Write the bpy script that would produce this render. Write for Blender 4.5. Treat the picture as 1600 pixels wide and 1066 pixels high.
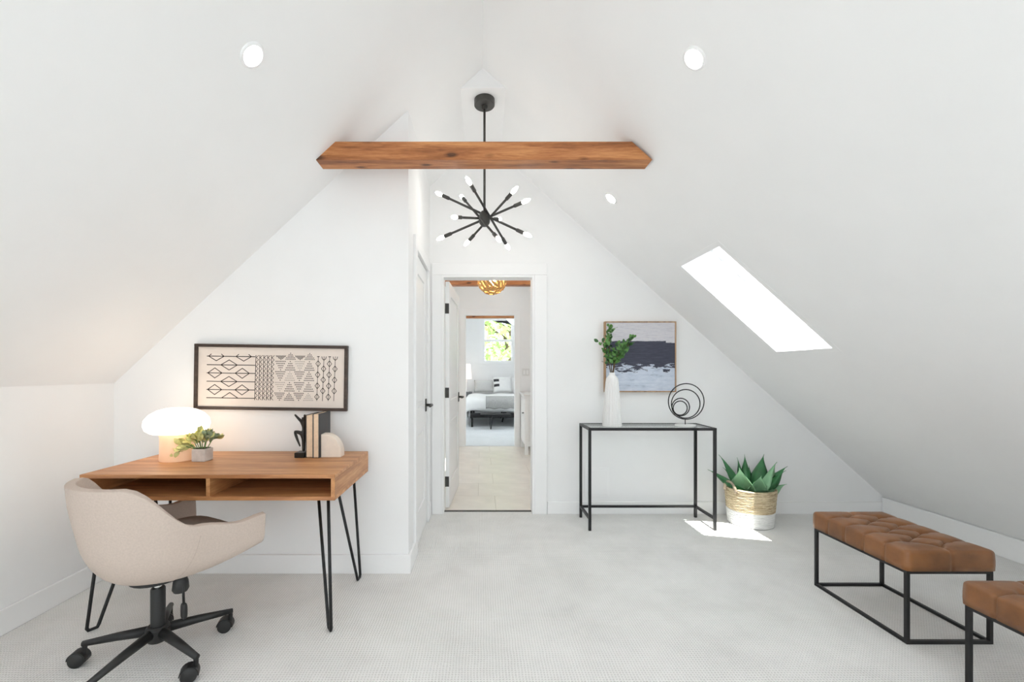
import bpy, bmesh, math, random
from mathutils import Vector, Matrix, Euler, Quaternion

# ------------------------------------------------------------------ scene, camera, world, sun, exposure
for o in list(bpy.data.objects):
    bpy.data.objects.remove(o, do_unlink=True)
sc = bpy.context.scene
COL = sc.collection
PI = math.pi
R = math.radians

CAMH = 1.22
F = 1600 * 15.0 / 36.0           # focal length in pixels (1600 wide frame)
VX, VY = 752.0, 580.0            # vanishing point of the depth axis, measured in the photograph

cam_d = bpy.data.cameras.new('camera')
cam_d.lens = 15.0
cam_d.sensor_width = 36.0
cam_d.shift_x = (800 - VX) / 1600
cam_d.shift_y = (VY - 533) / 1600
cam_d.clip_start = 0.02
cam_d.clip_end = 200
cam = bpy.data.objects.new('camera', cam_d)
COL.objects.link(cam)
cam.location = (0, 0, CAMH)
cam.rotation_euler = (PI / 2, 0, 0)
sc.camera = cam

world = bpy.data.worlds.new('sky')
sc.world = world
world.use_nodes = True
bg = world.node_tree.nodes['Background']
bg.inputs[0].default_value = (0.9, 0.955, 1.03, 1)
bg.inputs[1].default_value = 4.6

sun_d = bpy.data.lights.new('sun', 'SUN')
sun_d.energy = 17.0
sun_d.angle = R(0.6)
sun_d.color = (1.0, 0.975, 0.94)
sun = bpy.data.objects.new('sun', sun_d)
COL.objects.link(sun)
sun.location = (0, -6, 12)
sun.rotation_euler = Vector((0.0, 0.28, -1.0)).to_track_quat('-Z', 'Y').to_euler()

def portal(loc, rot, sx, sy):
    d = bpy.data.lights.new('daylight_portal', 'AREA')
    d.shape = 'RECTANGLE'; d.size = sx; d.size_y = sy
    d.cycles.is_portal = True
    o = bpy.data.objects.new('daylight_portal', d)
    COL.objects.link(o)
    o.location = loc; o.rotation_euler = rot
    return o
portal((0, -2.70, .975), (PI / 2, 0, 0), 1.7, 1.35)          # added rear gable window, shining to +Y

sc.view_settings.view_transform = 'Standard'
sc.view_settings.look = 'None'
sc.view_settings.gamma = 1.0
sc.view_settings.use_curve_mapping = False
sc.view_settings.exposure = 0.09
sc.cycles.max_bounces = 10
sc.cycles.diffuse_bounces = 7
sc.cycles.transparent_max_bounces = 16
sc.cycles.sample_clamp_indirect = 4.0

LENS_STRENGTH = 90.0
BULB_STRENGTH = 22.0

# ------------------------------------------------------------------ node material helpers
def srgb(r, g, b):
    f = lambda c: (c / 255 / 12.92) if c / 255 <= 0.04045 else ((c / 255 + 0.055) / 1.055) ** 2.4
    return (f(r), f(g), f(b), 1)

def new_mat(name):
    m = bpy.data.materials.new(name)
    m.use_nodes = True
    nt = m.node_tree
    return m, nt, nt.nodes['Principled BSDF']

def node(nt, kind, **kw):
    n = nt.nodes.new(kind)
    for k, v in kw.items():
        setattr(n, k, v)
    return n

def link(nt, a, b):
    nt.links.new(a, b)

def coords(nt, scale=(1, 1, 1), space='Object', rot=(0, 0, 0)):
    tc = node(nt, 'ShaderNodeTexCoord')
    mp = node(nt, 'ShaderNodeMapping')
    mp.inputs['Scale'].default_value = scale
    mp.inputs['Rotation'].default_value = rot
    link(nt, tc.outputs[space], mp.inputs[0])
    return mp.outputs[0]

def ramp(nt, fac, stops, interp='LINEAR'):
    r = node(nt, 'ShaderNodeValToRGB')
    r.color_ramp.interpolation = interp
    els = r.color_ramp.elements
    while len(els) < len(stops):
        els.new(0.5)
    for e, (p, c) in zip(els, stops):
        e.position = p; e.color = c
    link(nt, fac, r.inputs[0])
    return r.outputs[0]

def noise(nt, vec, scale, detail=3, rough=0.5, dist=0.0):
    n = node(nt, 'ShaderNodeTexNoise')
    n.inputs['Scale'].default_value = scale
    n.inputs['Detail'].default_value = detail
    n.inputs['Roughness'].default_value = rough
    n.inputs['Distortion'].default_value = dist
    link(nt, vec, n.inputs['Vector'])
    return n.outputs['Fac']

def math_n(nt, op, a, b=None, c=None):
    m = node(nt, 'ShaderNodeMath', operation=op)
    for i, v in enumerate((a, b, c)):
        if v is None: continue
        if isinstance(v, (int, float)): m.inputs[i].default_value = v
        else: link(nt, v, m.inputs[i])
    return m.outputs[0]

def bump(nt, bsdf, height, strength=0.3, dist=0.002):
    b = node(nt, 'ShaderNodeBump')
    b.inputs['Strength'].default_value = strength
    b.inputs['Distance'].default_value = dist
    link(nt, height, b.inputs['Height'])
    link(nt, b.outputs[0], bsdf.inputs['Normal'])

def simple(name, col, rough=0.5, metal=0.0, var=0.05, scale=30, bmp=0.0, spec=0.5):
    m, nt, b = new_mat(name)
    v = coords(nt)
    n = noise(nt, v, scale, 3)
    lo = tuple(c * (1 - var) for c in col[:3]) + (1,)
    hi = tuple(min(1, c * (1 + var)) for c in col[:3]) + (1,)
    link(nt, ramp(nt, n, [(0.3, lo), (0.7, hi)]), b.inputs['Base Color'])
    b.inputs['Roughness'].default_value = rough
    b.inputs['Metallic'].default_value = metal
    b.inputs['Specular IOR Level'].default_value = spec
    if bmp: bump(nt, b, n, bmp)
    return m

def emit(name, col, strength):
    m, nt, b = new_mat(name)
    b.inputs['Base Color'].default_value = (0.8, 0.8, 0.8, 1)
    b.inputs['Emission Color'].default_value = col
    b.inputs['Emission Strength'].default_value = strength
    return m

def wood(name, dark, mid, light, axis='X', freq=9.0, rough=0.45, knots=False):
    m, nt, b = new_mat(name)
    s = {'X': (0.7, 9, 9), 'Y': (9, 0.7, 9), 'Z': (9, 9, 0.7)}[axis]
    v = coords(nt, s)
    n1 = noise(nt, v, freq * 0.35, 4, 0.6, 0.6)
    n2 = noise(nt, v, freq * 3.0, 5, 0.65, 0.2)
    mix = math_n(nt, 'ADD', math_n(nt, 'MULTIPLY', n1, 0.68), math_n(nt, 'MULTIPLY', n2, 0.32))
    c = ramp(nt, mix, [(0.36, dark), (0.5, mid), (0.64, light)])
    if knots:
        kv = coords(nt, (3.6, 9.0, 9.0))
        vor = node(nt, 'ShaderNodeTexVoronoi')
        vor.inputs['Scale'].default_value = 1.6
        link(nt, kv, vor.inputs['Vector'])
        kn = math_n(nt, 'ADD', vor.outputs['Distance'], math_n(nt, 'MULTIPLY', n1, 0.18))
        kc = ramp(nt, kn, [(0.20, (0.16, 0.13, 0.1, 1)), (0.27, (0.6, 0.55, 0.5, 1)), (0.36, (1, 1, 1, 1))])
        mx = node(nt, 'ShaderNodeMixRGB', blend_type='MULTIPLY')
        mx.inputs[0].default_value = 0.9
        link(nt, c, mx.inputs[1]); link(nt, kc, mx.inputs[2])
        c = mx.outputs[0]
    link(nt, c, b.inputs['Base Color'])
    b.inputs['Roughness'].default_value = rough
    bump(nt, b, n2, 0.12, 0.001)
    return m

def clear_glass(name, tint=(0.97, 0.985, 0.98, 1), ior=1.45):
    m = bpy.data.materials.new(name); m.use_nodes = True
    nt = m.node_tree; nt.nodes.clear()
    out = node(nt, 'ShaderNodeOutputMaterial')
    tr = node(nt, 'ShaderNodeBsdfTransparent'); tr.inputs[0].default_value = tint
    gl = node(nt, 'ShaderNodeBsdfGlossy'); gl.inputs['Roughness'].default_value = 0.02
    lw = node(nt, 'ShaderNodeLayerWeight'); lw.inputs[0].default_value = 0.5
    f0 = ((ior - 1) / (ior + 1)) ** 2
    sch = math_n(nt, 'MULTIPLY_ADD', math_n(nt, 'POWER', lw.outputs['Facing'], 5.0), 1 - f0, f0)      # same from both sides of the sheet
    mx = node(nt, 'ShaderNodeMixShader')
    link(nt, sch, mx.inputs[0]); link(nt, tr.outputs[0], mx.inputs[1]); link(nt, gl.outputs[0], mx.inputs[2])
    link(nt, mx.outputs[0], out.inputs[0])
    return m

def carpet(name, lo, hi, pitch):
    m, nt, b = new_mat(name)
    tc = node(nt, 'ShaderNodeTexCoord')
    wob = node(nt, 'ShaderNodeTexNoise'); wob.inputs['Scale'].default_value = 9.0
    link(nt, tc.outputs['Object'], wob.inputs['Vector'])
    sep = node(nt, 'ShaderNodeSeparateXYZ'); link(nt, tc.outputs['Object'], sep.inputs[0])
    w = math_n(nt, 'MULTIPLY', wob.outputs['Fac'], 5.0)
    k = 2 * PI / pitch
    sx = math_n(nt, 'SINE', math_n(nt, 'ADD', math_n(nt, 'MULTIPLY', sep.outputs[0], k), w))
    sy = math_n(nt, 'SINE', math_n(nt, 'ADD', math_n(nt, 'MULTIPLY', sep.outputs[1], k), w))
    h = math_n(nt, 'MULTIPLY', math_n(nt, 'ADD', sx, 1.0), math_n(nt, 'ADD', sy, 1.0))
    h = math_n(nt, 'SUBTRACT', math_n(nt, 'MULTIPLY', h, 0.5), 0.5)
    fine = noise(nt, tc.outputs['Object'], 260, 2)
    big = noise(nt, tc.outputs['Object'], 3.0, 4, 0.6)
    t = math_n(nt, 'ADD', math_n(nt, 'MULTIPLY', h, -0.15), math_n(nt, 'MULTIPLY', fine, 0.6))
    t = math_n(nt, 'ADD', t, math_n(nt, 'MULTIPLY', big, 0.45))
    link(nt, ramp(nt, t, [(0.1, lo), (0.62, hi)]), b.inputs['Base Color'])
    b.inputs['Roughness'].default_value = 0.95
    b.inputs['Specular IOR Level'].default_value = 0.1
    hh = math_n(nt, 'ADD', math_n(nt, 'MULTIPLY', h, -1.0), math_n(nt, 'MULTIPLY', fine, 0.8))
    bump(nt, b, hh, 0.5, 0.003)
    return m

def leather(name, dark, light):
    m, nt, b = new_mat(name)
    v = coords(nt)
    n1 = noise(nt, v, 7, 4, 0.6); n2 = noise(nt, v, 240, 2)
    link(nt, ramp(nt, n1, [(0.3, dark), (0.7, light)]), b.inputs['Base Color'])
    b.inputs['Roughness'].default_value = 0.36
    bump(nt, b, n2, 0.15, 0.001)
    return m

def weave(name, lo, hi, sc_z=90, strength=0.6):
    m, nt, b = new_mat(name)
    v = coords(nt, (9, 9, sc_z))
    n = noise(nt, v, 1.6, 4, 0.6)
    v2 = coords(nt, (60, 60, 160)); n2 = noise(nt, v2, 1.0, 2)
    t = math_n(nt, 'ADD', math_n(nt, 'MULTIPLY', n, 0.75), math_n(nt, 'MULTIPLY', n2, 0.25))
    link(nt, ramp(nt, t, [(0.36, lo), (0.58, hi)]), b.inputs['Base Color'])
    b.inputs['Roughness'].default_value = 0.85
    bump(nt, b, t, strength, 0.006)
    return m

def painting(name):
    m, nt, b = new_mat(name)
    tc = node(nt, 'ShaderNodeTexCoord')
    sep = node(nt, 'ShaderNodeSeparateXYZ'); link(nt, tc.outputs['Generated'], sep.inputs[0])
    st = coords(nt, (2.2, 1, 9), 'Generated'); nA = noise(nt, st, 2.2, 6, 0.65)
    st2 = coords(nt, (3, 1, 26), 'Generated'); nB = noise(nt, st2, 2.0, 5, 0.7)
    sm = coords(nt, (1, 1, 3), 'Generated'); nC = noise(nt, sm, 3.0, 2)
    z = sep.outputs[2]
    # bottom edge of the dark band wanders more than its top edge
    wob = math_n(nt, 'MULTIPLY', math_n(nt, 'SUBTRACT', nA, 0.5), 0.55)
    lower = math_n(nt, 'ADD', math_n(nt, 'ADD', z, wob), math_n(nt, 'MULTIPLY', math_n(nt, 'SUBTRACT', nC, 0.5), 0.25))
    up = math_n(nt, 'ADD', z, math_n(nt, 'MULTIPLY', math_n(nt, 'SUBTRACT', nB, 0.5), 0.03))
    step = math_n(nt, 'MULTIPLY', math_n(nt, 'GREATER_THAN', sep.outputs[0], 0.87), 0.025)
    up = math_n(nt, 'ADD', up, step)
    mlow = math_n(nt, 'GREATER_THAN', lower, 0.34)
    mup = math_n(nt, 'LESS_THAN', up, 0.73)
    dark = math_n(nt, 'MULTIPLY', mlow, mup)
    ctop = ramp(nt, nB, [(0.3, srgb(188, 186, 194)), (0.55, srgb(214, 212, 217)), (0.75, srgb(205, 200, 198))])
    cbot = ramp(nt, nA, [(0.25, srgb(120, 128, 146)), (0.42, srgb(190, 200, 216)), (0.7, srgb(216, 222, 234))])
    cdk = ramp(nt, nB, [(0.3, srgb(48, 50, 66)), (0.7, srgb(74, 76, 92))])
    m1 = node(nt, 'ShaderNodeMixRGB')
    link(nt, math_n(nt, 'GREATER_THAN', z, 0.55), m1.inputs[0]); link(nt, cbot, m1.inputs[1]); link(nt, ctop, m1.inputs[2])
    m2 = node(nt, 'ShaderNodeMixRGB')
    link(nt, dark, m2.inputs[0]); link(nt, m1.outputs[0], m2.inputs[1]); link(nt, cdk, m2.inputs[2])
    link(nt, m2.outputs[0], b.inputs['Base Color'])
    b.inputs['Roughness'].default_value = 0.7
    bump(nt, b, nB, 0.2, 0.002)
    return m

M = {}
M['wall'] = simple('wall_paint', (0.925, 0.926, 0.924, 1), 0.75, var=0.008, scale=4, spec=0.2)
M['ceiling'] = simple('ceiling_paint', (0.925, 0.926, 0.924, 1), 0.8, var=0.008, scale=4, spec=0.2)
M['trim'] = simple('trim_paint', (0.935, 0.936, 0.934, 1), 0.4, var=0.006, scale=5)
M['door'] = simple('door_paint', (0.925, 0.926, 0.924, 1), 0.35, var=0.006, scale=5)
M['carpet'] = carpet('loop_carpet', (0.54, 0.53, 0.51, 1), (0.89, 0.88, 0.86, 1), 0.0128)
M['bed_carpet'] = carpet('pale_carpet', (0.55, 0.57, 0.58, 1), (0.74, 0.765, 0.78, 1), 0.02)
M['tile'] = simple('beige_tile', srgb(242, 235, 226), 0.35, var=0.05, scale=5)
M['grout'] = simple('grout', srgb(218, 210, 200), 0.9)
M['beam'] = wood('beam_wood', srgb(112, 64, 30), srgb(166, 104, 58), srgb(198, 138, 86), 'X', 7, 0.5, knots=True)
M['desk'] = wood('desk_wood', srgb(154, 101, 60), srgb(184, 129, 82), srgb(206, 154, 106), 'X', 7, 0.42)
M['desk_y'] = wood('desk_wood_side', srgb(154, 101, 60), srgb(184, 129, 82), srgb(206, 154, 106), 'Y', 7, 0.42)
M['black'] = simple('black_metal', (0.014, 0.014, 0.015, 1), 0.42, 0.3, var=0.1)
M['bronze'] = simple('dark_grey_metal', (0.062, 0.060, 0.056, 1), 0.45, 0.4, var=0.08)
M['plastic'] = simple('black_plastic', (0.012, 0.012, 0.012, 1), 0.5, var=0.1)
M['chrome'] = simple('chrome', (0.75, 0.75, 0.74, 1), 0.18, 1.0, var=0.02)
M['fabric'] = simple('beige_linen', srgb(199, 184, 173), 0.95, var=0.045, scale=150, bmp=0.3, spec=0.15)
M['cushion'] = simple('taupe_fabric', srgb(140, 127, 118), 0.95, var=0.08, scale=60, bmp=0.25, spec=0.15)
M['leather'] = leather('tan_leather', srgb(106, 67, 36), srgb(143, 95, 55))
M['glass'] = clear_glass('table_glass', (0.95, 0.985, 0.975, 1), 1.5)
M['pane'] = clear_glass('window_glass')
M['vase'] = simple('white_ceramic', (0.83, 0.825, 0.81, 1), 0.4, var=0.01)
M['basket'] = weave('seagrass', srgb(150, 128, 96), srgb(214, 198, 166))
M['basket_white'] = weave('white_seagrass', srgb(214, 214, 212), srgb(240, 240, 238), strength=0.4)
M['rope'] = weave('rope_handle', srgb(140, 122, 104), srgb(190, 174, 152), 40)
M['soil'] = simple('dark_soil', (0.03, 0.022, 0.016, 1), 0.95, var=0.3, scale=60, bmp=0.6)
M['agave'] = simple('agave_leaf', srgb(58, 118, 72), 0.45, var=0.25, scale=9)
M['agave_pale'] = simple('agave_leaf_pale', srgb(140, 188, 146), 0.5, var=0.14, scale=9)
M['leaf'] = simple('green_leaf', srgb(90, 138, 68), 0.45, var=0.35, scale=12)
M['leaf_dark'] = simple('dark_green_leaf', srgb(50, 96, 44), 0.45, var=0.3, scale=12)
M['succulent'] = simple('succulent_leaf', srgb(206, 204, 138), 0.55, var=0.25, scale=25)
M['succulent_grey'] = simple('grey_succulent_leaf', srgb(158, 170, 140), 0.55, var=0.25, scale=25)
M['stem'] = simple('brown_stem', srgb(92, 74, 48), 0.8, var=0.2)
M['concrete'] = simple('pale_concrete', srgb(206, 198, 192), 0.85, var=0.1, scale=40, bmp=0.2)
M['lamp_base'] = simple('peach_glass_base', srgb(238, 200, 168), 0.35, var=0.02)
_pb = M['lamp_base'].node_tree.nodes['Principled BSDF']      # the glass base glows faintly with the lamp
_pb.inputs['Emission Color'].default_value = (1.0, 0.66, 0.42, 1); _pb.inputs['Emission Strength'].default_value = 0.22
M['lamp_glow'] = emit('lamp_shade_glow', (1.0, 0.85, 0.67, 1), 3.4)
M['print_paper'] = simple('cream_print', srgb(232, 220, 210), 0.8, var=0.015, scale=20)
M['ink'] = simple('dark_ink', srgb(52, 42, 38), 0.8, var=0.15)
M['frame_dark'] = wood('dark_frame_wood', srgb(44, 32, 26), srgb(62, 47, 38), srgb(78, 60, 50), 'X', 9, 0.5)
M['frame_oak'] = wood('oak_frame', srgb(128, 98, 70), srgb(166, 132, 98), srgb(186, 152, 118), 'Z', 9, 0.5)
M['canvas'] = painting('abstract_canvas')
M['book_cover'] = simple('black_book_cover', srgb(62, 61, 62), 0.6, var=0.08)
M['pages'] = simple('cream_pages', srgb(232, 204, 174), 0.9, var=0.06, scale=90)
M['stone'] = simple('pale_travertine', srgb(236, 222, 208), 0.65, var=0.04, scale=30, bmp=0.1)
M['statue'] = simple('dark_bronze_statue', srgb(34, 31, 26), 0.35, 0.3, var=0.15)
M['lens'] = emit('lamp_lens', (1.0, 0.98, 0.95, 1), LENS_STRENGTH)
M['bulb'] = emit('bulb_glow', (1.0, 0.95, 0.88, 1), BULB_STRENGTH)
M['warm_bulb'] = emit('warm_bulb_glow', (1.0, 0.80, 0.52, 1), 80.0)
M['weave_wood'] = simple('golden_woven_wood', srgb(206, 158, 92), 0.5, var=0.2, scale=20)
M['linen_white'] = simple('white_linen', (0.83, 0.83, 0.82, 1), 0.9, var=0.02, scale=12, bmp=0.2)
M['linen_grey'] = simple('grey_linen', srgb(200, 200, 198), 0.95, var=0.06, scale=60, bmp=0.4)
M['throw'] = simple('grey_knit', srgb(168, 168, 166), 0.95, var=0.2, scale=70, bmp=0.5)
M['charcoal'] = simple('charcoal_fabric', srgb(66, 66, 68), 0.9, var=0.1)
M['grey_paint'] = simple('grey_lacquer', srgb(122, 122, 124), 0.5, var=0.03)
M['shade'] = emit('bedside_shade', (1.0, 0.84, 0.7, 1), 1.1)
M['rubber'] = simple('white_plastic', (0.8, 0.8, 0.79, 1), 0.4, var=0.01)
M['bark'] = simple('bark', srgb(96, 80, 62), 0.9, var=0.3, scale=14, bmp=0.5)
M['tree_leaf'] = simple('sunlit_leaf', srgb(176, 204, 128), 0.6, var=0.35, scale=3)

# ------------------------------------------------------------------ mesh builder
def world_of(o):
    m = o.matrix_basis.copy()
    p = o.parent
    while p:
        m = p.matrix_basis @ m
        p = p.parent
    return m

def tag(o, label=None, cat=None, group=None, kind=None):
    if label: o['label'] = label
    if cat: o['category'] = cat
    if group: o['group'] = group
    if kind: o['kind'] = kind
    return o

def thing(name, loc, label, cat, group=None, rz=0.0, kind=None):
    o = bpy.data.objects.new(name, None)
    o.empty_display_size = 0.1
    COL.objects.link(o)
    o.location = loc; o.rotation_euler = (0, 0, rz)
    return tag(o, label, cat, group, kind)

class MB:
    def __init__(s):
        s.v = []; s.f = []
    def add(s, vs, fs):
        n = len(s.v)
        s.v += [Vector(p) for p in vs]
        s.f += [tuple(i + n for i in q) for q in fs]
        return s
    def box(s, x0, x1, y0, y1, z0, z1):
        return s.add([(x0, y0, z0), (x1, y0, z0), (x1, y1, z0), (x0, y1, z0), (x0, y0, z1), (x1, y0, z1), (x1, y1, z1), (x0, y1, z1)],
                     [(0, 3, 2, 1), (4, 5, 6, 7), (0, 1, 5, 4), (1, 2, 6, 5), (2, 3, 7, 6), (3, 0, 4, 7)])
    def prism(s, poly, a0, a1, axis='Y'):
        # poly: list of 2D points; extruded from a0 to a1 along axis
        def P(p, a):
            if axis == 'Y': return (p[0], a, p[1])
            if axis == 'X': return (a, p[0], p[1])
            return (p[0], p[1], a)
        n = len(poly)
        vs = [P(p, a0) for p in poly] + [P(p, a1) for p in poly]
        fs = [tuple(range(n)), tuple(range(2 * n - 1, n - 1, -1))]
        for i in range(n):
            j = (i + 1) % n
            fs.append((j, i, i + n, j + n))
        return s.add(vs, fs)
    def tube(s, pts, r, n=10, closed=False, caps=True):
        pts = [Vector(p) for p in pts]
        rs = r if isinstance(r, (list, tuple)) else [r] * len(pts)
        N = len(pts)
        t0 = (pts[1] - pts[0]).normalized()
        up = Vector((0, 0, 1)) if abs(t0.z) < 0.9 else Vector((1, 0, 0))
        u = t0.cross(up).normalized()
        vs = []
        for i, p in enumerate(pts):
            if closed: t = (pts[(i + 1) % N] - pts[i - 1]).normalized()
            elif i == 0: t = t0
            elif i == N - 1: t = (pts[i] - pts[i - 1]).normalized()
            else: t = ((pts[i + 1] - pts[i]).normalized() + (pts[i] - pts[i - 1]).normalized()).normalized()
            u = (u - t * u.dot(t))
            u = u.normalized() if u.length > 1e-6 else t.orthogonal().normalized()
            w = t.cross(u)
            for k in range(n):
                a = 2 * PI * k / n
                vs.append(p + (u * math.cos(a) + w * math.sin(a)) * rs[i])
        fs = []
        for i in range(N if closed else N - 1):
            j = (i + 1) % N
            for k in range(n):
                l = (k + 1) % n
                fs.append((i * n + k, i * n + l, j * n + l, j * n + k))
        if caps and not closed:
            fs.append(tuple(range(n - 1, -1, -1)))
            fs.append(tuple((N - 1) * n + k for k in range(n)))
        return s.add(vs, fs)
    def bar(s, a, b, w, h=None):
        # rectangular bar from a to b
        a = Vector(a); b = Vector(b); h = h or w
        t = (b - a).normalized()
        up = Vector((0, 0, 1)) if abs(t.z) < 0.9 else Vector((0, 1, 0))
        u = t.cross(up).normalized(); v = u.cross(t).normalized()
        vs = []
        for p in (a, b):
            for su, sv in ((-1, -1), (1, -1), (1, 1), (-1, 1)):
                vs.append(p + u * su * w / 2 + v * sv * h / 2)
        return s.add(vs, [(3, 2, 1, 0), (4, 5, 6, 7), (0, 1, 5, 4), (1, 2, 6, 5), (2, 3, 7, 6), (3, 0, 4, 7)])
    def lathe(s, prof, c=(0, 0, 0), n=32, mod=None):
        # prof: list of (r, z); closed at ends if r == 0
        c = Vector(c); vs = []; fs = []; rings = []
        for i, (r, z) in enumerate(prof):
            if r < 1e-6:
                rings.append([len(vs)]); vs.append(c + Vector((0, 0, z)))
            else:
                rg = []
                for k in range(n):
                    a = 2 * PI * k / n
                    rr = r * (mod(a, z) if mod else 1.0)
                    rg.append(len(vs)); vs.append(c + Vector((rr * math.cos(a), rr * math.sin(a), z)))
                rings.append(rg)
        for A, B in zip(rings[:-1], rings[1:]):
            if len(A) == 1 and len(B) == 1: continue
            for k in range(n):
                l = (k + 1) % n
                if len(A) == 1: fs.append((A[0], B[l], B[k]))
                elif len(B) == 1: fs.append((A[k], A[l], B[0]))
                else: fs.append((A[k], A[l], B[l], B[k]))
        return s.add(vs, fs)
    def grid(s, P, nu, nv):
        vs = [P(i / nu, j / nv) for j in range(nv + 1) for i in range(nu + 1)]
        fs = [(j * (nu + 1) + i, j * (nu + 1) + i + 1, (j + 1) * (nu + 1) + i + 1, (j + 1) * (nu + 1) + i) for j in range(nv) for i in range(nu)]
        return s.add(vs, fs)
    def soft(s, c, dims, n=12, e=0.35):
        # superellipsoid pillow
        c = Vector(c)
        f = lambda w, m: math.copysign(abs(w) ** m, w)
        N = n * 2; vs = []; fs = []
        for j in range(n + 1):
            la = -PI / 2 + PI * j / n
            for i in range(N):
                lo = 2 * PI * i / N
                vs.append(c + Vector((dims[0] / 2 * f(math.cos(la), e) * f(math.cos(lo), e), dims[1] / 2 * f(math.cos(la), e) * f(math.sin(lo), e), dims[2] / 2 * f(math.sin(la), e))))
        for j in range(n):
            for i in range(N):
                k = (i + 1) % N
                fs.append((j * N + i, j * N + k, (j + 1) * N + k, (j + 1) * N + i))
        return s.add(vs, fs)
    def mesh(s, name, smooth=False, fixn=True, weld=False):
        me = bpy.data.meshes.new(name)
        me.from_pydata([tuple(p) for p in s.v], [], s.f)
        if fixn or weld:
            bm = bmesh.new(); bm.from_mesh(me)
            if weld: bmesh.ops.remove_doubles(bm, verts=bm.verts, dist=1e-5)
            bmesh.ops.recalc_face_normals(bm, faces=bm.faces)
            bm.to_mesh(me); bm.free()
        if smooth:
            me.polygons.foreach_set('use_smooth', [True] * len(me.polygons))
        return me
    def build(s, name, mat, parent=None, local=False, smooth=False, bevel=0.0, sub=0, weld=False, solid=0.0, angle=None):
        loc = Vector((0, 0, 0))
        if parent is not None:
            if not local:
                inv = world_of(parent).inverted()
                s.v = [inv @ p for p in s.v]
        elif not local:
            xs = [p.x for p in s.v]; ys = [p.y for p in s.v]; zs = [p.z for p in s.v]
            loc = Vector(((min(xs) + max(xs)) / 2, (min(ys) + max(ys)) / 2, min(zs)))
            s.v = [p - loc for p in s.v]
        me = s.mesh(name, smooth, weld=weld)
        me.materials.append(M[mat] if isinstance(mat, str) else mat)
        o = bpy.data.objects.new(name, me)
        COL.objects.link(o)
        o.location = loc
        if parent is not None: o.parent = parent
        if solid:
            m = o.modifiers.new('thickness', 'SOLIDIFY'); m.thickness = solid; m.offset = 0
        if bevel:
            m = o.modifiers.new('edge', 'BEVEL'); m.width = bevel; m.segments = 2; m.limit_method = 'ANGLE'; m.angle_limit = R(40)
        if sub:
            m = o.modifiers.new('smooth', 'SUBSURF'); m.levels = sub; m.render_levels = sub
        if angle:
            me.polygons.foreach_set('use_smooth', [True] * len(me.polygons))
            try: me.set_sharp_from_angle(angle=R(angle))
            except Exception: pass
        return o

def inst(name, me, parent, mat4):
    o = bpy.data.objects.new(name, me)
    COL.objects.link(o)
    o.parent = parent
    o.matrix_basis = mat4
    return o

def px(u, v, D):
    """world point seen at photograph pixel (u, v), at depth D"""
    return Vector(((u - VX) / F * D, D, CAMH + (VY - v) / F * D))

def copy_tree(o, parent=None):
    c = o.copy(); COL.objects.link(c)
    c.parent = parent
    for ch in list(o.children):
        copy_tree(ch, c)
    return c

# ------------------------------------------------------------------ the shell of the house
RX, RZ = 0.01, 3.22                 # ridge
TL, TR = 0.93, 0.897                # slopes left / right
zl = lambda x: RZ - TL * (RX - x)
zr = lambda x: RZ - TR * (x - RX)
XL, XR = -2.22, 3.44                # knee walls
YB, Y0, Y1, Y2, Y3 = 2.58, -2.70, 3.65, 6.90, 11.50    # desk wall, rear wall, door wall, hall end, bedroom end
CX = -0.44                          # closet side wall
TH = 0.12
SK = dict(x0=1.41, x1=2.09, y0=2.53, y1=3.02)          # skylight opening in the right slope

def S(o, label, cat):
    return tag(o, label, cat, kind='structure')

S(MB().box(XL - .15, XR + .15, Y0 - .1, Y1 + .06, -.10, 0).build('floor', 'carpet', local=True), 'pale grey loop carpet across the attic room', 'floor')

# sloped ceiling, both planes, with a hole for the skylight and the small flat strip at the ridge
c = MB()
nl = Vector((-TL, 0, 1)).normalized() * TH
nr = Vector((TR, 0, 1)).normalized() * TH
def slab(mb, pts, n):
    vs = [Vector(p) for p in pts] + [Vector(p) + n for p in pts]
    mb.add(vs, [(0, 1, 2, 3), (7, 6, 5, 4), (1, 0, 4, 5), (2, 1, 5, 6), (3, 2, 6, 7), (0, 3, 7, 4)])
YE = Y3 + TH
REAR = (-1.95, -.75)                # depth range of the added, unseen pair of skylights behind the camera
LX0, LX1 = -1.95, -1.0              # the left one's opening
def slope(zf, n, xr, holes):
    (xa, xb) = xr
    def q(x0, x1, ya, yb): slab(c, [(x0, ya, zf(x0)), (x0, yb, zf(x0)), (x1, yb, zf(x1)), (x1, ya, zf(x1))], n)
    y = Y0 - .1
    for (h0, h1, ya, yb) in sorted(holes, key=lambda h: h[2]):
        q(xa, xb, y, ya); q(xa, h0, ya, yb); q(h1, xb, ya, yb); y = yb
    q(xa, xb, y, YE)
HALL_SK = (-.85, -.28, 4.3, 5.2); BED_SL = (-1.95, -1.0, 8.0, 9.2); BED_SR = (1.35, 2.2, 8.0, 9.2)  # openings of skylights added out of view to brighten hall and bedroom
slope(zl, nl, (XL, RX), [(LX0, LX1, *REAR), HALL_SK, BED_SL])
slope(zr, nr, (RX, XR), [(SK['x0'], SK['x1'], SK['y0'], SK['y1']), (1.1, 2.05, *REAR), BED_SR])
c.prism([(RX - .02, RZ + .02), (RX + .02, RZ + .02), (RX + .09, RZ + .14), (RX - .09, RZ + .14)], Y0 - .1, YE)   # ridge cap above
c.prism([(RX, RZ + .001), (RX - (RZ - 3.083) / TL, 3.083), (RX + (RZ - 3.083) / TR, 3.083)], 2.81, Y1 + .02)     # flat strip
S(c.build('ceiling', 'ceiling', local=True), 'white sloped attic ceiling meeting at the ridge', 'ceiling')

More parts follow.
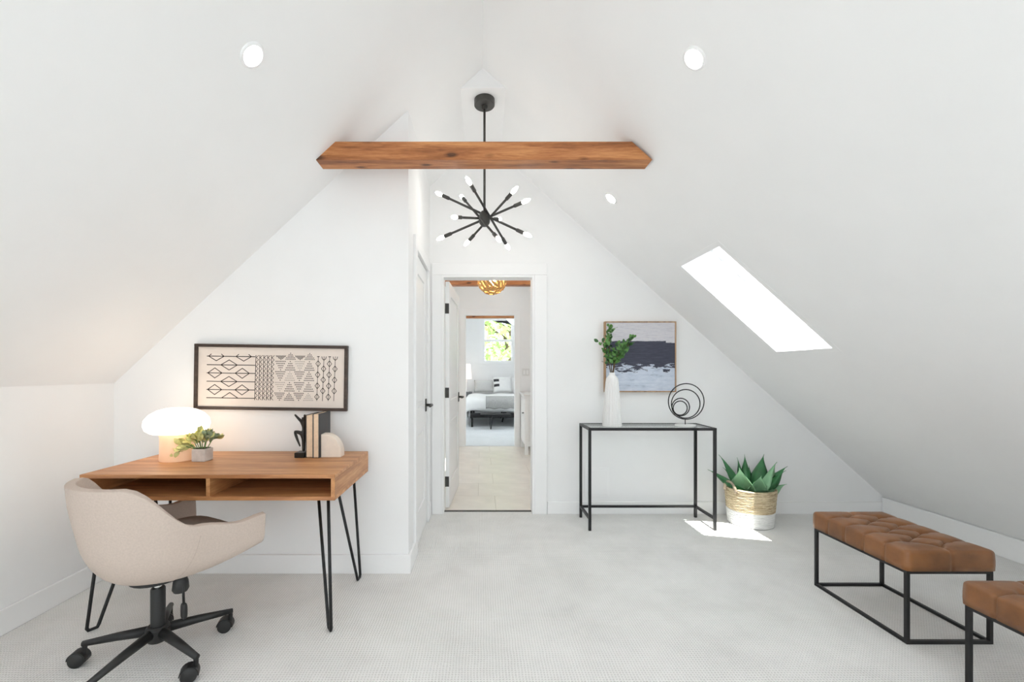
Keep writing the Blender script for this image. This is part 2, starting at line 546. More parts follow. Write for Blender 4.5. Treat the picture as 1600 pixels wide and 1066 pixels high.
S(MB().prism([(XL - .12, 0), (XL, 0), (XL, zl(XL) + .01), (XL - .12, zl(XL) + .05)], Y0 - .1, YE).build('wall_left', 'wall', local=True), 'low white knee wall left of the desk', 'wall')
S(MB().box(XR, XR + .12, Y0 - .1, YE, 0, zr(XR) + .03).build('wall_right', 'wall', local=True), 'very low white knee wall under the right slope', 'wall')
S(MB().prism([(XL - .05, 0), (CX, 0), (CX, zl(CX) + .01), (XL - .05, zl(XL - .05) + .01)], YB, YB + .1).build('wall_desk', 'wall', local=True), 'white wall behind the desk under the left slope', 'wall')

CD = dict(y0=2.845, y1=3.455, z=2.03)          # closet door opening
w = MB()
zc = zl(CX) + .01
def tri_wall(mb, ya, yb, za):
    mb.prism([(CX - .1, za), (CX, za), (CX, zc), (CX - .1, zl(CX - .1) + .01)], ya, yb)
tri_wall(w, YB + .1, CD['y0'], 0); tri_wall(w, CD['y1'], Y1, 0); tri_wall(w, CD['y0'], CD['y1'], CD['z'])
S(w.build('wall_closet', 'wall', local=True), 'white side wall of the closet with a narrow door', 'wall')

DR = dict(x0=-.34, x1=.454, z=2.04)            # doorway in the door wall
w = MB()
w.prism([(-.6, 0), (DR['x0'], 0), (DR['x0'], zl(DR['x0']) + .01), (-.6, zl(-.6) + .01)], Y1, Y1 + TH)
w.prism([(DR['x0'], DR['z']), (DR['x1'], DR['z']), (DR['x1'], zr(DR['x1']) + .01), (RX, RZ + .01), (DR['x0'], zl(DR['x0']) + .01)], Y1, Y1 + TH)
w.prism([(DR['x1'], 0), (XR + .1, 0), (XR + .1, zr(XR + .1) + .01), (DR['x1'], zr(DR['x1']) + .01)], Y1, Y1 + TH)
S(w.build('wall_back', 'wall', local=True), 'white gable wall with the open doorway', 'wall')

# rear gable wall behind the camera, with an added, unseen window for daylight
RWX, RZ0, RZ1 = 0.85, 0.30, 1.65
w = MB()
w.prism([(XL - .1, 0), (-RWX, 0), (-RWX, zl(-RWX) + .01), (XL - .1, zl(XL - .1) + .01)], Y0 - TH, Y0)
w.prism([(RWX, 0), (XR + .1, 0), (XR + .1, zr(XR + .1) + .01), (RWX, zr(RWX) + .01)], Y0 - TH, Y0)
w.box(-RWX, RWX, Y0 - TH, Y0, 0, RZ0)
w.prism([(-RWX, RZ1), (RWX, RZ1), (RWX, zr(RWX) + .01), (RX, RZ + .01), (-RWX, zl(-RWX) + .01)], Y0 - TH, Y0)
S(w.build('wall_rear', 'wall', local=True), 'white rear gable wall holding the added unseen window', 'wall')
wr = thing('added_window_3', (0, Y0 - .06, RZ0), 'added unseen white framed window in the rear gable', 'window', kind='structure')
m = MB()
for x in (-RWX + .03, 0, RWX - .03): m.box(x - .03, x + .03, Y0 - .1, Y0 - .04, RZ0, RZ1)
m.box(-RWX, RWX, Y0 - .1, Y0 - .04, RZ0, RZ0 + .06); m.box(-RWX, RWX, Y0 - .1, Y0 - .04, RZ1 - .06, RZ1)
m.build('window_frame', 'trim', wr)
for x0, x1 in ((-RWX + .06, -.03), (.03, RWX - .06)):
    MB().box(x0, x1, Y0 - .073, Y0 - .067, RZ0 + .06, RZ1 - .06).build('pane', 'pane', wr)

# baseboards
BH, BT = .108, .016
S(MB().box(XL, XL + BT, Y0, YB, 0, .12).build('baseboard_left', 'trim', bevel=.004), 'white baseboard along the left knee wall', 'baseboard')
S(MB().box(XL + BT, CX + BT, YB - BT, YB, 0, .114).build('baseboard_desk', 'trim', bevel=.004), 'white baseboard under the desk wall', 'baseboard')
m = MB(); m.box(CX, CX + BT, YB, CD['y0'] - .085, 0, .114); m.box(CX, CX + BT, CD['y1'] + .085, Y1 - BT, 0, .114)
S(m.build('baseboard_closet', 'trim', bevel=.004), 'short white baseboard beside the closet door', 'baseboard')
S(MB().box(DR['x1'] + .11, XR, Y1 - BT, Y1, 0, .105).build('baseboard_back', 'trim', bevel=.004), 'white baseboard along the wall behind the console table', 'baseboard')
S(MB().box(XR - .03, XR, Y0, Y1 - BT, 0, .145).build('baseboard_right', 'trim', bevel=.006), 'white baseboard at the foot of the right slope', 'baseboard')

# skylights
def skylight(name, x0, x1, y0, y1, left, label, WELL=.34, latch=True, guide=True):
    zf = zl if left else zr
    nrm = (Vector((-TL, 0, 1)) if left else Vector((TR, 0, 1))).normalized()
    A = Vector((x0, 0, zf(x0))); B = Vector((x1, 0, zf(x1)))
    if left: A, B = B, A
    dwn = (B - A).normalized(); L = (B - A).length
    o = thing(name, ((x0 + x1) / 2, (y0 + y1) / 2, zf((x0 + x1) / 2)), label, 'window', kind='structure')
    def skbox(mb, s0, s1, ya, yb, t0, t1):
        vs = [A + dwn * s_ + Vector((0, y, 0)) + nrm * t for t in (t0, t1) for (s_, y) in ((s0, ya), (s1, ya), (s1, yb), (s0, yb))]
        mb.add(vs, [(0, 3, 2, 1), (4, 5, 6, 7), (0, 1, 5, 4), (1, 2, 6, 5), (2, 3, 7, 6), (3, 0, 4, 7)])
    m = MB(); e = .03; k_ = .004; g = .03
    skbox(m, -e, k_, y0 - e, y1 + e, -.001, WELL); skbox(m, L - k_, L + e, y0 - e, y1 + e, -.001, WELL)
    skbox(m, k_, L - k_, y0 - e, y0 + k_, -.001, WELL); skbox(m, k_, L - k_, y1 - k_, y1 + e, -.001, WELL)
    m.build('well', 'trim', o)
    m = MB()
    skbox(m, 0, g, y0, y1, WELL - .12, WELL); skbox(m, L - g, L, y0, y1, WELL - .12, WELL)
    skbox(m, g, L - g, y0, y0 + g, WELL - .12, WELL); skbox(m, g, L - g, y1 - g, y1, WELL - .12, WELL)
    fr = m.build('window_frame', 'trim', o)
    if latch:
        m = MB(); skbox(m, L - g - .02, L - g, y0 + .16, y0 + .24, WELL - .15, WELL - .10)
        m.build('latch', 'trim', fr)
    m = MB(); skbox(m, g, L - g, y0 + g, y1 - g, WELL - .04, WELL - .034)
    m.build('pane', 'pane', o)
    if not guide: return
    mid = (A + B) / 2 + nrm * (WELL + .01); mid.y = (y0 + y1) / 2
    pr = portal(mid, (0, 0, 0), y1 - y0, L)
    pr.rotation_euler = (-nrm).to_track_quat('-Z', 'Y').to_euler()
    pr.data.size = max(L, y1 - y0); pr.data.size_y = max(L, y1 - y0)
skylight('window_1', SK['x0'], SK['x1'], SK['y0'], SK['y1'], False, 'bright skylight set in the right sloped ceiling')
skylight('added_skylight_4', 1.1, 2.05, *REAR, False, 'added unseen skylight in the right slope behind the camera', .2, False)
skylight('added_skylight_5', LX0, LX1, *REAR, True, 'added unseen skylight in the left slope behind the camera', .2, False)
skylight('added_skylight_6', *HALL_SK, True, 'added unseen skylight in the left slope of the hall', .2, False, False)
skylight('added_skylight_7', *BED_SL, True, 'added unseen skylight in the left slope of the bedroom', .2, False, False)
skylight('added_skylight_8', *BED_SR, False, 'added unseen skylight in the right slope of the bedroom', .2, False, False)

# ---- door casings and doors
def casing_y(name, y, x0, x1, z, wl, wr, wt, label, t=.018, face=-1):
    m = MB()
    ya, yb = (y - t, y) if face < 0 else (y, y + t)
    m.box(x0 - wl, x0, ya, yb, 0, z); m.box(x1, x1 + wr, ya, yb, 0, z)
    m.box(x0 - wl, x1 + wr, ya, yb, z, z + wt)
    return S(m.build(name, 'trim', bevel=.003), label, 'door casing')
casing_y('trim_1', Y1, DR['x0'], DR['x1'], DR['z'], .082, .105, .10, 'white casing around the open doorway')
m = MB(); j = .02          # jamb lining
m.box(DR['x0'], DR['x0'] + j, Y1 - .015, Y1 + TH, 0, DR['z']); m.box(DR['x1'] - j, DR['x1'], Y1 - .015, Y1 + TH, 0, DR['z'])
m.box(DR['x0'] + j, DR['x1'] - j, Y1 - .015, Y1 + TH, DR['z'] - j, DR['z'])
S(m.build('trim_2', 'trim', bevel=.002), 'white jamb lining of the open doorway', 'door jamb')
# closet casing
m = MB(); cw = .08
m.box(CX, CX + .018, CD['y0'] - cw, CD['y0'], 0, CD['z']); m.box(CX, CX + .018, CD['y1'], CD['y1'] + cw, 0, CD['z'])
m.box(CX, CX + .018, CD['y0'] - cw, CD['y1'] + cw, CD['z'], CD['z'] + cw)
S(m.build('trim_3', 'trim', bevel=.003), 'white casing around the closet door', 'door casing')

def door(name, label, origin, rz, width, height, hinge_x, side, hinge_w=.012):
    """local frame: x along the leaf from the hinge, y thickness (face at 0, other at .036), z up.
    the leaf is stiles and rails round two recessed panels with raised fields"""
    d = thing(name, origin, label, 'door', rz=rz, kind='structure')
    st = .105; T = .036
    zb, zm0, zm1, zt = .22, .80, .96, height - .12
    m = MB()
    m.box(0, st, 0, T, .008, height); m.box(width - st, width, 0, T, .008, height)
    m.box(st, width - st, 0, T, .008, zb); m.box(st, width - st, 0, T, zm0, zm1); m.box(st, width - st, 0, T, zt, height)
    m.build('leaf_frame', 'door', d, local=True, bevel=.004)
    for z0, z1 in ((zb, zm0), (zm1, zt)):
        q = MB().box(st - .002, width - st + .002, .011, T - .011, z0 - .002, z1 + .002)
        p = q.build('panel', 'door', d, local=True)
        e = .035
        f = MB()
        f.box(st + e, width - st - e, .004, T - .004, z0 + e, z1 - e)
        f.build('raised_field', 'door', p, local=True, bevel=.006)
    for hz in (.24, height / 2 + .02, height - .24):
        m = MB(); m.tube([(hinge_x, side, hz - .045), (hinge_x, side, hz + .045)], .006, 8)
        m.box(*sorted((hinge_x, hinge_x + hinge_w)), *sorted((side, side + .03 * (1 if side <= 0 else -1))), hz - .045, hz + .045)
        m.build('hinge', 'bronze', d, local=True)
    for sgn, y in ((-1, 0), (1, T)):
        h = MB(); h.box(width - .085, width - .035, y, y + sgn * .008, .90, 1.0) if sgn > 0 else h.box(width - .085, width - .035, y + sgn * .008, y, .90, 1.0)
        hd = h.build('rosette', 'bronze', d, local=True, bevel=.003)
        m = MB()
        m.tube([(width - .06, y, .95), (width - .06, y + sgn * .05, .95)], .011, 10)
        m.tube([(width - .055, y + sgn * .05, .95), (width - .12, y + sgn * .052, .95), (width - .165, y + sgn * .048, .947)], [.011, .009, .008], 10)
        m.build('lever', 'bronze', hd, local=True, smooth=True)
    return d
# closet door: leaf along +Y, its face to the room (+X)
door('door_1', 'closed white two-panel closet door with black lever', (CX - .003, CD['y0'] + .004, 0), R(90), CD['y1'] - CD['y0'] - .008, CD['z'] - .005, .0, -.003)
# hall door: hinged at the left jamb, swung into the hall
hang = math.atan2(.76, .045)
door('door_2', 'open white two-panel door leading to the hall', (DR['x0'] + .058, Y1 + TH + .012, 0), hang, .755, DR['z'] - .025, -.002, .034)

# ------------------------------------------------------------------ hall
HX0, HX1 = -.95, 1.32
def part_wall(name, x0, x1, y0, y1, label):
    zf = lambda x: (zl(x) if x < RX else zr(x)) + .01
    return S(MB().prism([(x0, 0), (x1, 0), (x1, zf(x1)), (x0, zf(x0))], y0, y1).build(name, 'wall', local=True), label, 'wall')
part_wall('wall_hall_left', HX0 - .1, HX0, Y1 + TH, Y2, 'white left wall of the hall beyond the doorway')
part_wall('wall_hall_right', HX1, HX1 + .1, Y1 + TH, Y2, 'white right wall of the hall behind the vanity')
D2 = dict(x0=-.25, x1=.54, z=2.13)
w = MB()
w.prism([(XL, 0), (D2['x0'], 0), (D2['x0'], zl(D2['x0']) + .01), (XL, zl(XL) + .01)], Y2, Y2 + TH)
w.prism([(D2['x0'], D2['z']), (D2['x1'], D2['z']), (D2['x1'], zr(D2['x1']) + .01), (RX, RZ + .01), (D2['x0'], zl(D2['x0']) + .01)], Y2, Y2 + TH)
w.prism([(D2['x1'], 0), (XR, 0), (XR, zr(XR) + .01), (D2['x1'], zr(D2['x1']) + .01)], Y2, Y2 + TH)
S(w.build('wall_hall_end', 'wall', local=True), 'white wall at the end of the hall with bedroom doorway', 'wall')
casing_y('trim_4', Y2, D2['x0'], D2['x1'], D2['z'], .09, .09, .09, 'white casing around the bedroom doorway')

fl = MB().box(HX0, HX1, Y1 + .06, Y2 + .06, -.1, -.004).build('floor_hall', 'grout', local=True)
S(fl, 'beige tiled hall floor beyond the doorway', 'floor')
tw, td, gp = .61, .457, .004
tm = MB().box(gp / 2, tw - gp / 2, gp / 2, td - gp / 2, -.008, .0)
tile_me = tm.mesh('tile'); tile_me.materials.append(M['tile'])
y = Y1 + .065; row = 0
while y < Y2:
    d_ = min(td, Y2 + .06 - y)
    x = HX0 - (.30 if row % 2 else 0.14)
    while x < HX1:
        xa, xb = max(x, HX0), min(x + tw, HX1)
        if xb - xa > .03:
            inst('tile', tile_me, fl, Matrix.Translation((xa, y, .0)) @ Matrix.Diagonal(((xb - xa) / tw, d_ / td, 1, 1)))
        x += tw
    y += td; row += 1
S(MB().box(DR['x0'], DR['x1'], Y1 + .05, Y1 + .075, 0, .006).build('trim_5', 'bronze'), 'dark threshold strip between carpet and hall tile', 'threshold')

def beam(y0, y1, z0, z1, label, mat='beam'):
    xa = lambda z: RX - (RZ - z) / TL; xb = lambda z: RX + (RZ - z) / TR
    gl, gr = .028, .022      # the left end is let into the plaster
    b = MB().prism([(xa(z0) - gl, z0), (xb(z0) - gr, z0), (xb(z1) - gr, z1), (xa(z1) - gl, z1)], y0, y1)
    return tag(b.build('ceiling_beam', mat, bevel=.003), label, 'beam', 'collar beams')
beam(2.325, 2.435, 2.372, 2.472, 'large knotty wooden beam spanning the ceiling in front of the chandelier')
beam(5.57, 5.68, 2.345, 2.445, 'brown wooden beam behind the woven ceiling light in the hall')
beam(9.0, 9.11, 2.34, 2.44, 'short stretch of wooden beam seen above the bedroom window')

# vanity in the hall
vn = thing('vanity_cabinet', (.93, 6.52, 0), 'white vanity cabinet with paneled end beside the bedroom doorway', 'cabinet')
vx0, vx1, vy0, vy1 = .635, 1.30, 6.2, 6.86
m = MB(); m.box(vx0 + .01, vx1, vy0 + .02, vy1, .12, .86); m.build('body', 'door', vn)
for x in (vx0, vx1 - .05):
    for yy in (vy0, vy1 - .05):
        MB().box(x, x + .05, yy, yy + .05, 0, .86).build('leg', 'door', vn, bevel=.003)
m = MB(); m.box(vx0 + .05, vx1 - .05, vy0 + .005, vy0 + .03, .12, .2); m.box(vx0 + .05, vx1 - .05, vy0 + .005, vy0 + .03, .8, .86)
m.box(vx0 + .10, vx0 + .13, vy0 + .01, vy0 + .03, .2, .8)
m.build('side_panel', 'door', vn, bevel=.003)
m = MB(); m.box(vx0 - .003, vx0 + .012, vy0 + .07, vy1 - .07, .16, .82)
dd = m.build('cabinet_door', 'door', vn, bevel=.003)
MB().tube([(vx0 - .003, vy0 + .13, .6), (vx0 - .03, vy0 + .13, .6)], .008, 8).build('knob', 'bronze', dd)
MB().box(vx0 - .02, vx1, vy0 - .02, vy1, .86, .89).build('counter', 'vase', vn, bevel=.004)

def plate(name, x, y, z, w, h, label, cat, holes):
    p = thing(name, (x, y, z), label, cat)
    MB().box(x - w / 2, x + w / 2, y - .006, y, z - h / 2, z + h / 2).build('plate', 'rubber', p, bevel=.002)
    for (dx, dz, a, b) in holes:
        MB().box(x + dx - a / 2, x + dx + a / 2, y - .009, y - .004, z + dz - b / 2, z + dz + b / 2).build('insert', 'trim', p, bevel=.001)
    return p
plate('light_switch', .72, Y2, 1.2, .12, .12, 'white double light switch on the wall above the vanity', 'switch', [(-.025, 0, .03, .065), (.025, 0, .03, .065)])
plate('power_outlet', -1.785, YB, .355, .072, .118, 'white power outlet on the wall under the desk', 'outlet', [(0, .022, .034, .03), (0, -.022, .034, .03)])
vp = thing('wall_vent_panel', (.985, Y1, .14), 'flat white access panel low on the wall under the console table', 'panel')
MB().box(.885, 1.09, Y1 - .010, Y1, .145, .395).build('cover', 'trim', vp, bevel=.002)
MB().box(.90, 1.075, Y1 - .014, Y1 - .008, .165, .375).build('inner_plate', 'wall', vp, bevel=.002)

# woven ceiling light in the hall
wl = thing('woven_ceiling_light', (.125, 4.95, 2.08), 'golden woven wood ceiling light hanging in the hall', 'ceiling light')
cx, cy, cz, rr = .125, 4.95, 2.27, .165
MB().lathe([(0, 3.1), (.06, 3.1), (.06, 3.08), (.008, 3.07), (.008, 2.33), (0, 2.33)], (cx, cy, 0), 16).build('stem', 'bronze', wl)
MB().lathe([(0, cz - .06), (.03, cz - .045), (.04, cz), (.03, cz + .05), (.012, cz + .09), (0, cz + .09)], (cx, cy, 0), 16).build('bulb', 'warm_bulb', wl, smooth=True)
pm = MB()
def petal(u, v):
    a = (u - .5) * .34; wdt = math.sin(PI * min(max(v, .02), .98)) ** .7 * .019
    z = (v - .5) * .125
    return Vector(((u - .5) * 2 * wdt, -.004 * math.cos(PI * (v - .5)) + .003 * (2 * u - 1) ** 2, z))
pm.grid(petal, 2, 6)
petal_me = pm.mesh('petal', True, fixn=False); petal_me.materials.append(M['weave_wood'])
random.seed(4)
for ring in range(6):
    la = R(-72 + ring * 24)
    n = max(7, int(20 * math.cos(la) ** .8))
    for k in range(n):
        lo = 2 * PI * (k + .5 * (ring % 2)) / n
        nrmv = Vector((math.cos(la) * math.cos(lo), math.cos(la) * math.sin(lo), math.sin(la)))
        p = Vector((0, 0, cz - 2.08)) + Vector((nrmv.x * rr, nrmv.y * rr, nrmv.z * rr * .95))
        q = (-nrmv).to_track_quat('Y', 'Z')
        tw_ = Quaternion((0, 1, 0), R(42 if ring % 2 else -42) + random.uniform(-.5, .5))
        o = inst('woven_strip', petal_me, wl, Matrix.Translation(p) @ (q @ tw_).to_matrix().to_4x4())
        md = o.modifiers.new('thickness', 'SOLIDIFY'); md.thickness = .003

# recessed downlights; all after the first three are added, unseen, for brightness
def downlight(x, y, label, r=.036):
    left = x < RX
    z = zl(x) if left else zr(x)
    n = (Vector((TL, 0, -1)) if left else Vector((-TR, 0, -1))).normalized()      # into the room
    o = thing('recessed_light', (x, y, z), label, 'ceiling light', 'recessed ceiling lights')
    q = n.to_track_quat('Z', 'Y')
    o.rotation_mode = 'QUATERNION'; o.rotation_quaternion = q
    MB().lathe([(r * 1.02, .0005), (r * 1.02, .004), (r * 1.15, .007), (r * 1.36, .004), (r * 1.42, .0005)], n=36).build('trim_ring', 'trim', o, local=True, smooth=True)
    MB().lathe([(0, .0055), (r * .7, .005), (r, .003), (r, .001)], n=32).build('lens', 'lens', o, local=True, smooth=True)
    return o
downlight(-.862, 1.605, 'round recessed light in the left ceiling slope')
downlight(.85, 1.70, 'large round recessed light high in the right ceiling slope')
downlight(.902, 2.963, 'small far recessed light between the beam and the skylight')
for i, yy in enumerate((.2, -1.3)):  # extra lamps out of view, added to brighten the room
    w_ = ('above the camera', 'near the added rear window')[i]
    downlight(-.862, yy, 'recessed light in the left slope ' + w_)
    downlight(.85, yy, 'added unseen recessed light in the right slope ' + w_)
downlight(-.55, 6.2, 'added unseen recessed light in the left slope of the hall')  # this and the next two are added unseen to brighten the hall
downlight(.75, 4.4, 'added unseen recessed light in the right slope of the hall')
downlight(.75, 6.3, 'added unseen recessed light over the vanity')
for x, yy, w_ in ((-.86, 8.0, 'left slope of the bedroom near its door'), (.85, 8.0, 'right slope of the bedroom near its door'), (-.86, 10.2, 'left slope over the bed'), (.85, 10.2, 'right slope over the bed')):  # lamps added out of sight to brighten the bedroom
    downlight(x, yy, 'recessed light in the ' + w_)

# ------------------------------------------------------------------ bedroom
S(MB().box(XL - .15, XR + .15, Y2 + .06, YE, -.1, 0).build('floor_bedroom', 'bed_carpet', local=True), 'pale blue grey carpet of the far bedroom', 'floor')
WN = dict(x0=.045, x1=.855, z0=1.45, z1=2.64)
w = MB()
w.prism([(XL, 0), (WN['x0'], 0), (WN['x0'], zr(WN['x0']) + .01), (RX, RZ + .01), (XL, zl(XL) + .01)], Y3, Y3 + TH)
w.prism([(WN['x1'], 0), (XR, 0), (XR, zr(XR) + .01), (WN['x1'], zr(WN['x1']) + .01)], Y3, Y3 + TH)
w.box(WN['x0'], WN['x1'], Y3, Y3 + TH, 0, WN['z0'])
w.prism([(WN['x0'], WN['z1']), (WN['x1'], WN['z1']), (WN['x1'], zr(WN['x1']) + .01), (WN['x0'], zr(WN['x0']) + .01)], Y3, Y3 + TH)
S(w.build('wall_bedroom_end', 'wall', local=True), 'white end wall of the bedroom with sash window', 'wall')
wn = thing('window_2', (.45, Y3, WN['z0']), 'white sash window over the bed with green trees outside', 'window', kind='structure')
m = MB(); x0, x1, z0, z1 = WN['x0'], WN['x1'], WN['z0'], WN['z1']
m.box(x0 - .09, x0, Y3 - .02, Y3, z0, z1 + .09); m.box(x1, x1 + .09, Y3 - .02, Y3, z0, z1 + .09); m.box(x0, x1, Y3 - .02, Y3, z1, z1 + .09)
m.build('casing', 'trim', wn)
m = MB(); m.box(x0 - .12, x1 + .12, Y3 - .06, Y3 + .02, z0 - .03, z0); m.box(x0 - .09, x1 + .09, Y3 - .018, Y3, z0 - .11, z0 - .03)
m.build('window_sill', 'trim', wn)
zm = 2.045
for (a, b, yy) in ((z0, zm + .02, Y3 + .03), (zm - .02, z1, Y3 + .065)):
    m = MB(); t = .05
    m.box(x0, x0 + t, yy, yy + .03, a, b); m.box(x1 - t, x1, yy, yy + .03, a, b)
    m.box(x0 + t, x1 - t, yy, yy + .03, a, a + .055); m.box(x0 + t, x1 - t, yy, yy + .03, b - .05, b)
    sh = m.build('sash', 'trim', wn)
    MB().box(x0 + t, x1 - t, yy + .013, yy + .017, a + .055, b - .05).build('pane', 'pane', sh)

# bed
bx0, bx1, by0, by1 = -.22, 1.30, 9.3, 11.4
bed = thing('bed_frame', ((bx0 + bx1) / 2, (by0 + by1) / 2, 0), 'low black metal bed frame in the far bedroom', 'bed')
for (x, yy) in ((bx0 + .02, by0 + .02), (bx1 - .02, by0 + .02), (bx0 + .02, by1 - .02), (bx1 - .02, by1 - .02)):
    MB().tube([(x, yy, 0), (x, yy, .30)], .025, 10).build('leg', 'black', bed)
for nm, a, b in (('foot_rail', (bx0, by0, .255), (bx1, by0, .255)), ('side_rail', (bx0, by0, .255), (bx0, by1, .255)), ('side_rail', (bx1, by0, .255), (bx1, by1, .255)), ('head_rail', (bx0, by1, .255), (bx1, by1, .255)), ('centre_rail', (.54, by0, .25), (.54, by1, .25))):
    MB().bar(a, b, .035, .10).build(nm, 'black', bed)
for yy in (10.2, 11.0): MB().tube([(.5, yy, 0), (.54, yy, .22)], .015, 8).build('centre_leg', 'black', bed)
hb = thing('hairpin_foot_stool', (.2, 8.95, 0), 'slim black hairpin stool at the foot of the bed', 'stool')
MB().box(-.02, .62, 8.86, 9.10, .295, .32).build('seat', 'black', hb, bevel=.004)
for (x, yy) in ((.2, 8.9), (.2, 9.06)):
    MB().tube([(x - .035, yy, .3), (x - .008, yy, .012), (x, yy, .006), (x + .008, yy, .012), (x + .035, yy, .3)], .006, 8).build('hairpin_leg', 'black', hb)
tag(MB().soft(((bx0 + bx1) / 2, (by0 + by1) / 2, .42), (bx1 - bx0 - .02, by1 - by0 - .04, .22), 10, .25).build('mattress', 'linen_white', smooth=True), 'white mattress under the duvet in the far bedroom', 'mattress')
# duvet: a draped sheet, top and hanging left side, front roll
def duvet(u, v):
    s = -0.55 + u * 2.5           # across; left overhang .55
    wlen = v * 1.82
    wv = .012 * math.sin(wlen * 9 + s * 4) + .01 * math.sin(s * 11)
    hang, rad = .14, .12                      # short drop over the foot end, then a rounded roll
    if wlen < hang: yy, top = by0 - .07, .36 + wlen
    elif wlen < hang + rad * PI / 2:
        a_ = (wlen - hang) / rad; yy, top = by0 - .07 + rad * (1 - math.cos(a_)), .36 + hang + rad * math.sin(a_)
    else: yy, top = by0 - .07 + rad + wlen - hang - rad * PI / 2, .62
    r = .14
    if s < 0:                     # drapes over the left edge
        a = min(-s / r, PI / 2)
        x = bx0 - .03 - math.sin(a) * r * .7 + wv * .8
        z = top - (1 - math.cos(a)) * r - max(0, -s - r * PI / 2)
    else:
        x = bx0 - .03 + s; z = top + wv
        if s > 1.6: z -= min((s - 1.6), .45) ; x = bx0 - .03 + 1.6 + .03 * math.sin(s * 6)
    return Vector((x, yy, max(z, .06)))
tag(MB().grid(duvet, 50, 30).build('duvet', 'linen_white', smooth=True, solid=.05), 'white duvet draped over the side of the bed', 'duvet')
def throw(u, v):
    d = v * .42; x = .10 + u * 1.15
    hang, rad = .10, .135
    if d < hang: yy, z = by0 - .105, .41 + d
    elif d < hang + rad * PI / 2:
        a_ = (d - hang) / rad; yy, z = by0 - .105 + rad * (1 - math.cos(a_)), .41 + hang + rad * math.sin(a_)
    else: yy, z = by0 - .105 + rad + d - hang - rad * PI / 2, .645 + .012
    return Vector((x, yy - .006 * math.sin(u * 25) * (1 - v), z + .012 * math.sin(u * 30) * (v < .1)))
tag(MB().grid(throw, 40, 14).build('throw_blanket', 'throw', smooth=True, solid=.022), 'grey knitted throw across the foot of the bed', 'blanket')
def pillow(x, yy, z, w, h, t, rx, rz, mat, label, group='bed pillows'):
    p = thing('pillow', (x, yy, z), label, 'pillow', group)
    p.rotation_euler = (R(rx), 0, R(rz))
    mb = MB(); n = 14
    def side(sg):
        def P(u, v):
            a, b = 2 * u - 1, 2 * v - 1
            th = (max(0, 1 - a ** 4) * max(0, 1 - b ** 4)) ** .6
            k = 1 - .06 * (1 - abs(a)) * 0 - .05 * (b * b) * (1 - a * a) * 0
            return Vector((a * w / 2 * (1 - .06 * (1 - b * b)), sg * th * t / 2, h / 2 + b * h / 2 * (1 - .06 * (1 - a * a))))
        return P
    mb.grid(side(1), n, n); mb.grid(side(-1), n, n)
    mb.build('cover', mat, p, local=True, smooth=True, weld=True)
    return p
pillow(.12, 11.12, .66, .62, .34, .16, -18, 0, 'linen_grey', 'pale grey pillow leaning at the left of the bed')
pb = pillow(.56, 10.95, .66, .50, .44, .16, -22, 8, 'linen_white', 'white square pillow with black corner bands on the bed')
for (va, vb) in ((.34, .50), (.66, .82)):
    def band(u, v, va=va, vb=vb):
        a, b = -.96 + u * .55, 2 * (va + (vb - va) * v) - 1
        th = (max(0, 1 - a ** 4) * max(0, 1 - b ** 4)) ** .6
        return Vector((a * .25 * (1 - .06 * (1 - b * b)), -th * .08 - .002, .22 + b * .22 * (1 - .06 * (1 - a * a))))
    MB().grid(band, 8, 4).build('black_band', 'charcoal', pb, local=True, smooth=True, solid=.003)
pillow(1.0, 11.1, .66, .52, .42, .16, -22, -4, 'linen_white', 'plain white pillow half hidden by the doorway edge')
m = MB()
ns = thing('nightstand', (-.45, 11.15, 0), 'grey nightstand left of the bed', 'nightstand')
MB().box(-.66, -.24, 10.96, 11.36, .42, .68).build('body', 'grey_paint', ns, bevel=.004)
dw = MB().box(-.64, -.26, 10.945, 10.96, .45, .65).build('drawer', 'grey_paint', ns, bevel=.003)
MB().tube([(-.45, 10.945, .55), (-.45, 10.92, .55)], .012, 8).build('knob', 'bronze', dw)
for x in (-.63, -.27):
    for yy in (10.99, 11.33): MB().tube([(x, yy, 0), (x, yy, .42)], .014, 8).build('leg', 'black', ns)
bl = thing('bedside_lamp', (-.385, 11.1, .68), 'small glowing bedside lamp on the grey nightstand', 'lamp')
MB().lathe([(0, .68), (.07, .68), (.07, .70), (.015, .71), (.012, 1.03), (0, 1.03)], (-.385, 11.1, 0), 16).build('base', 'vase', bl, smooth=True)
MB().lathe([(.10, 1.40), (.135, 1.02)], (-.385, 11.1, 0), 24).build('lamp_shade', 'shade', bl, smooth=True, solid=.004)

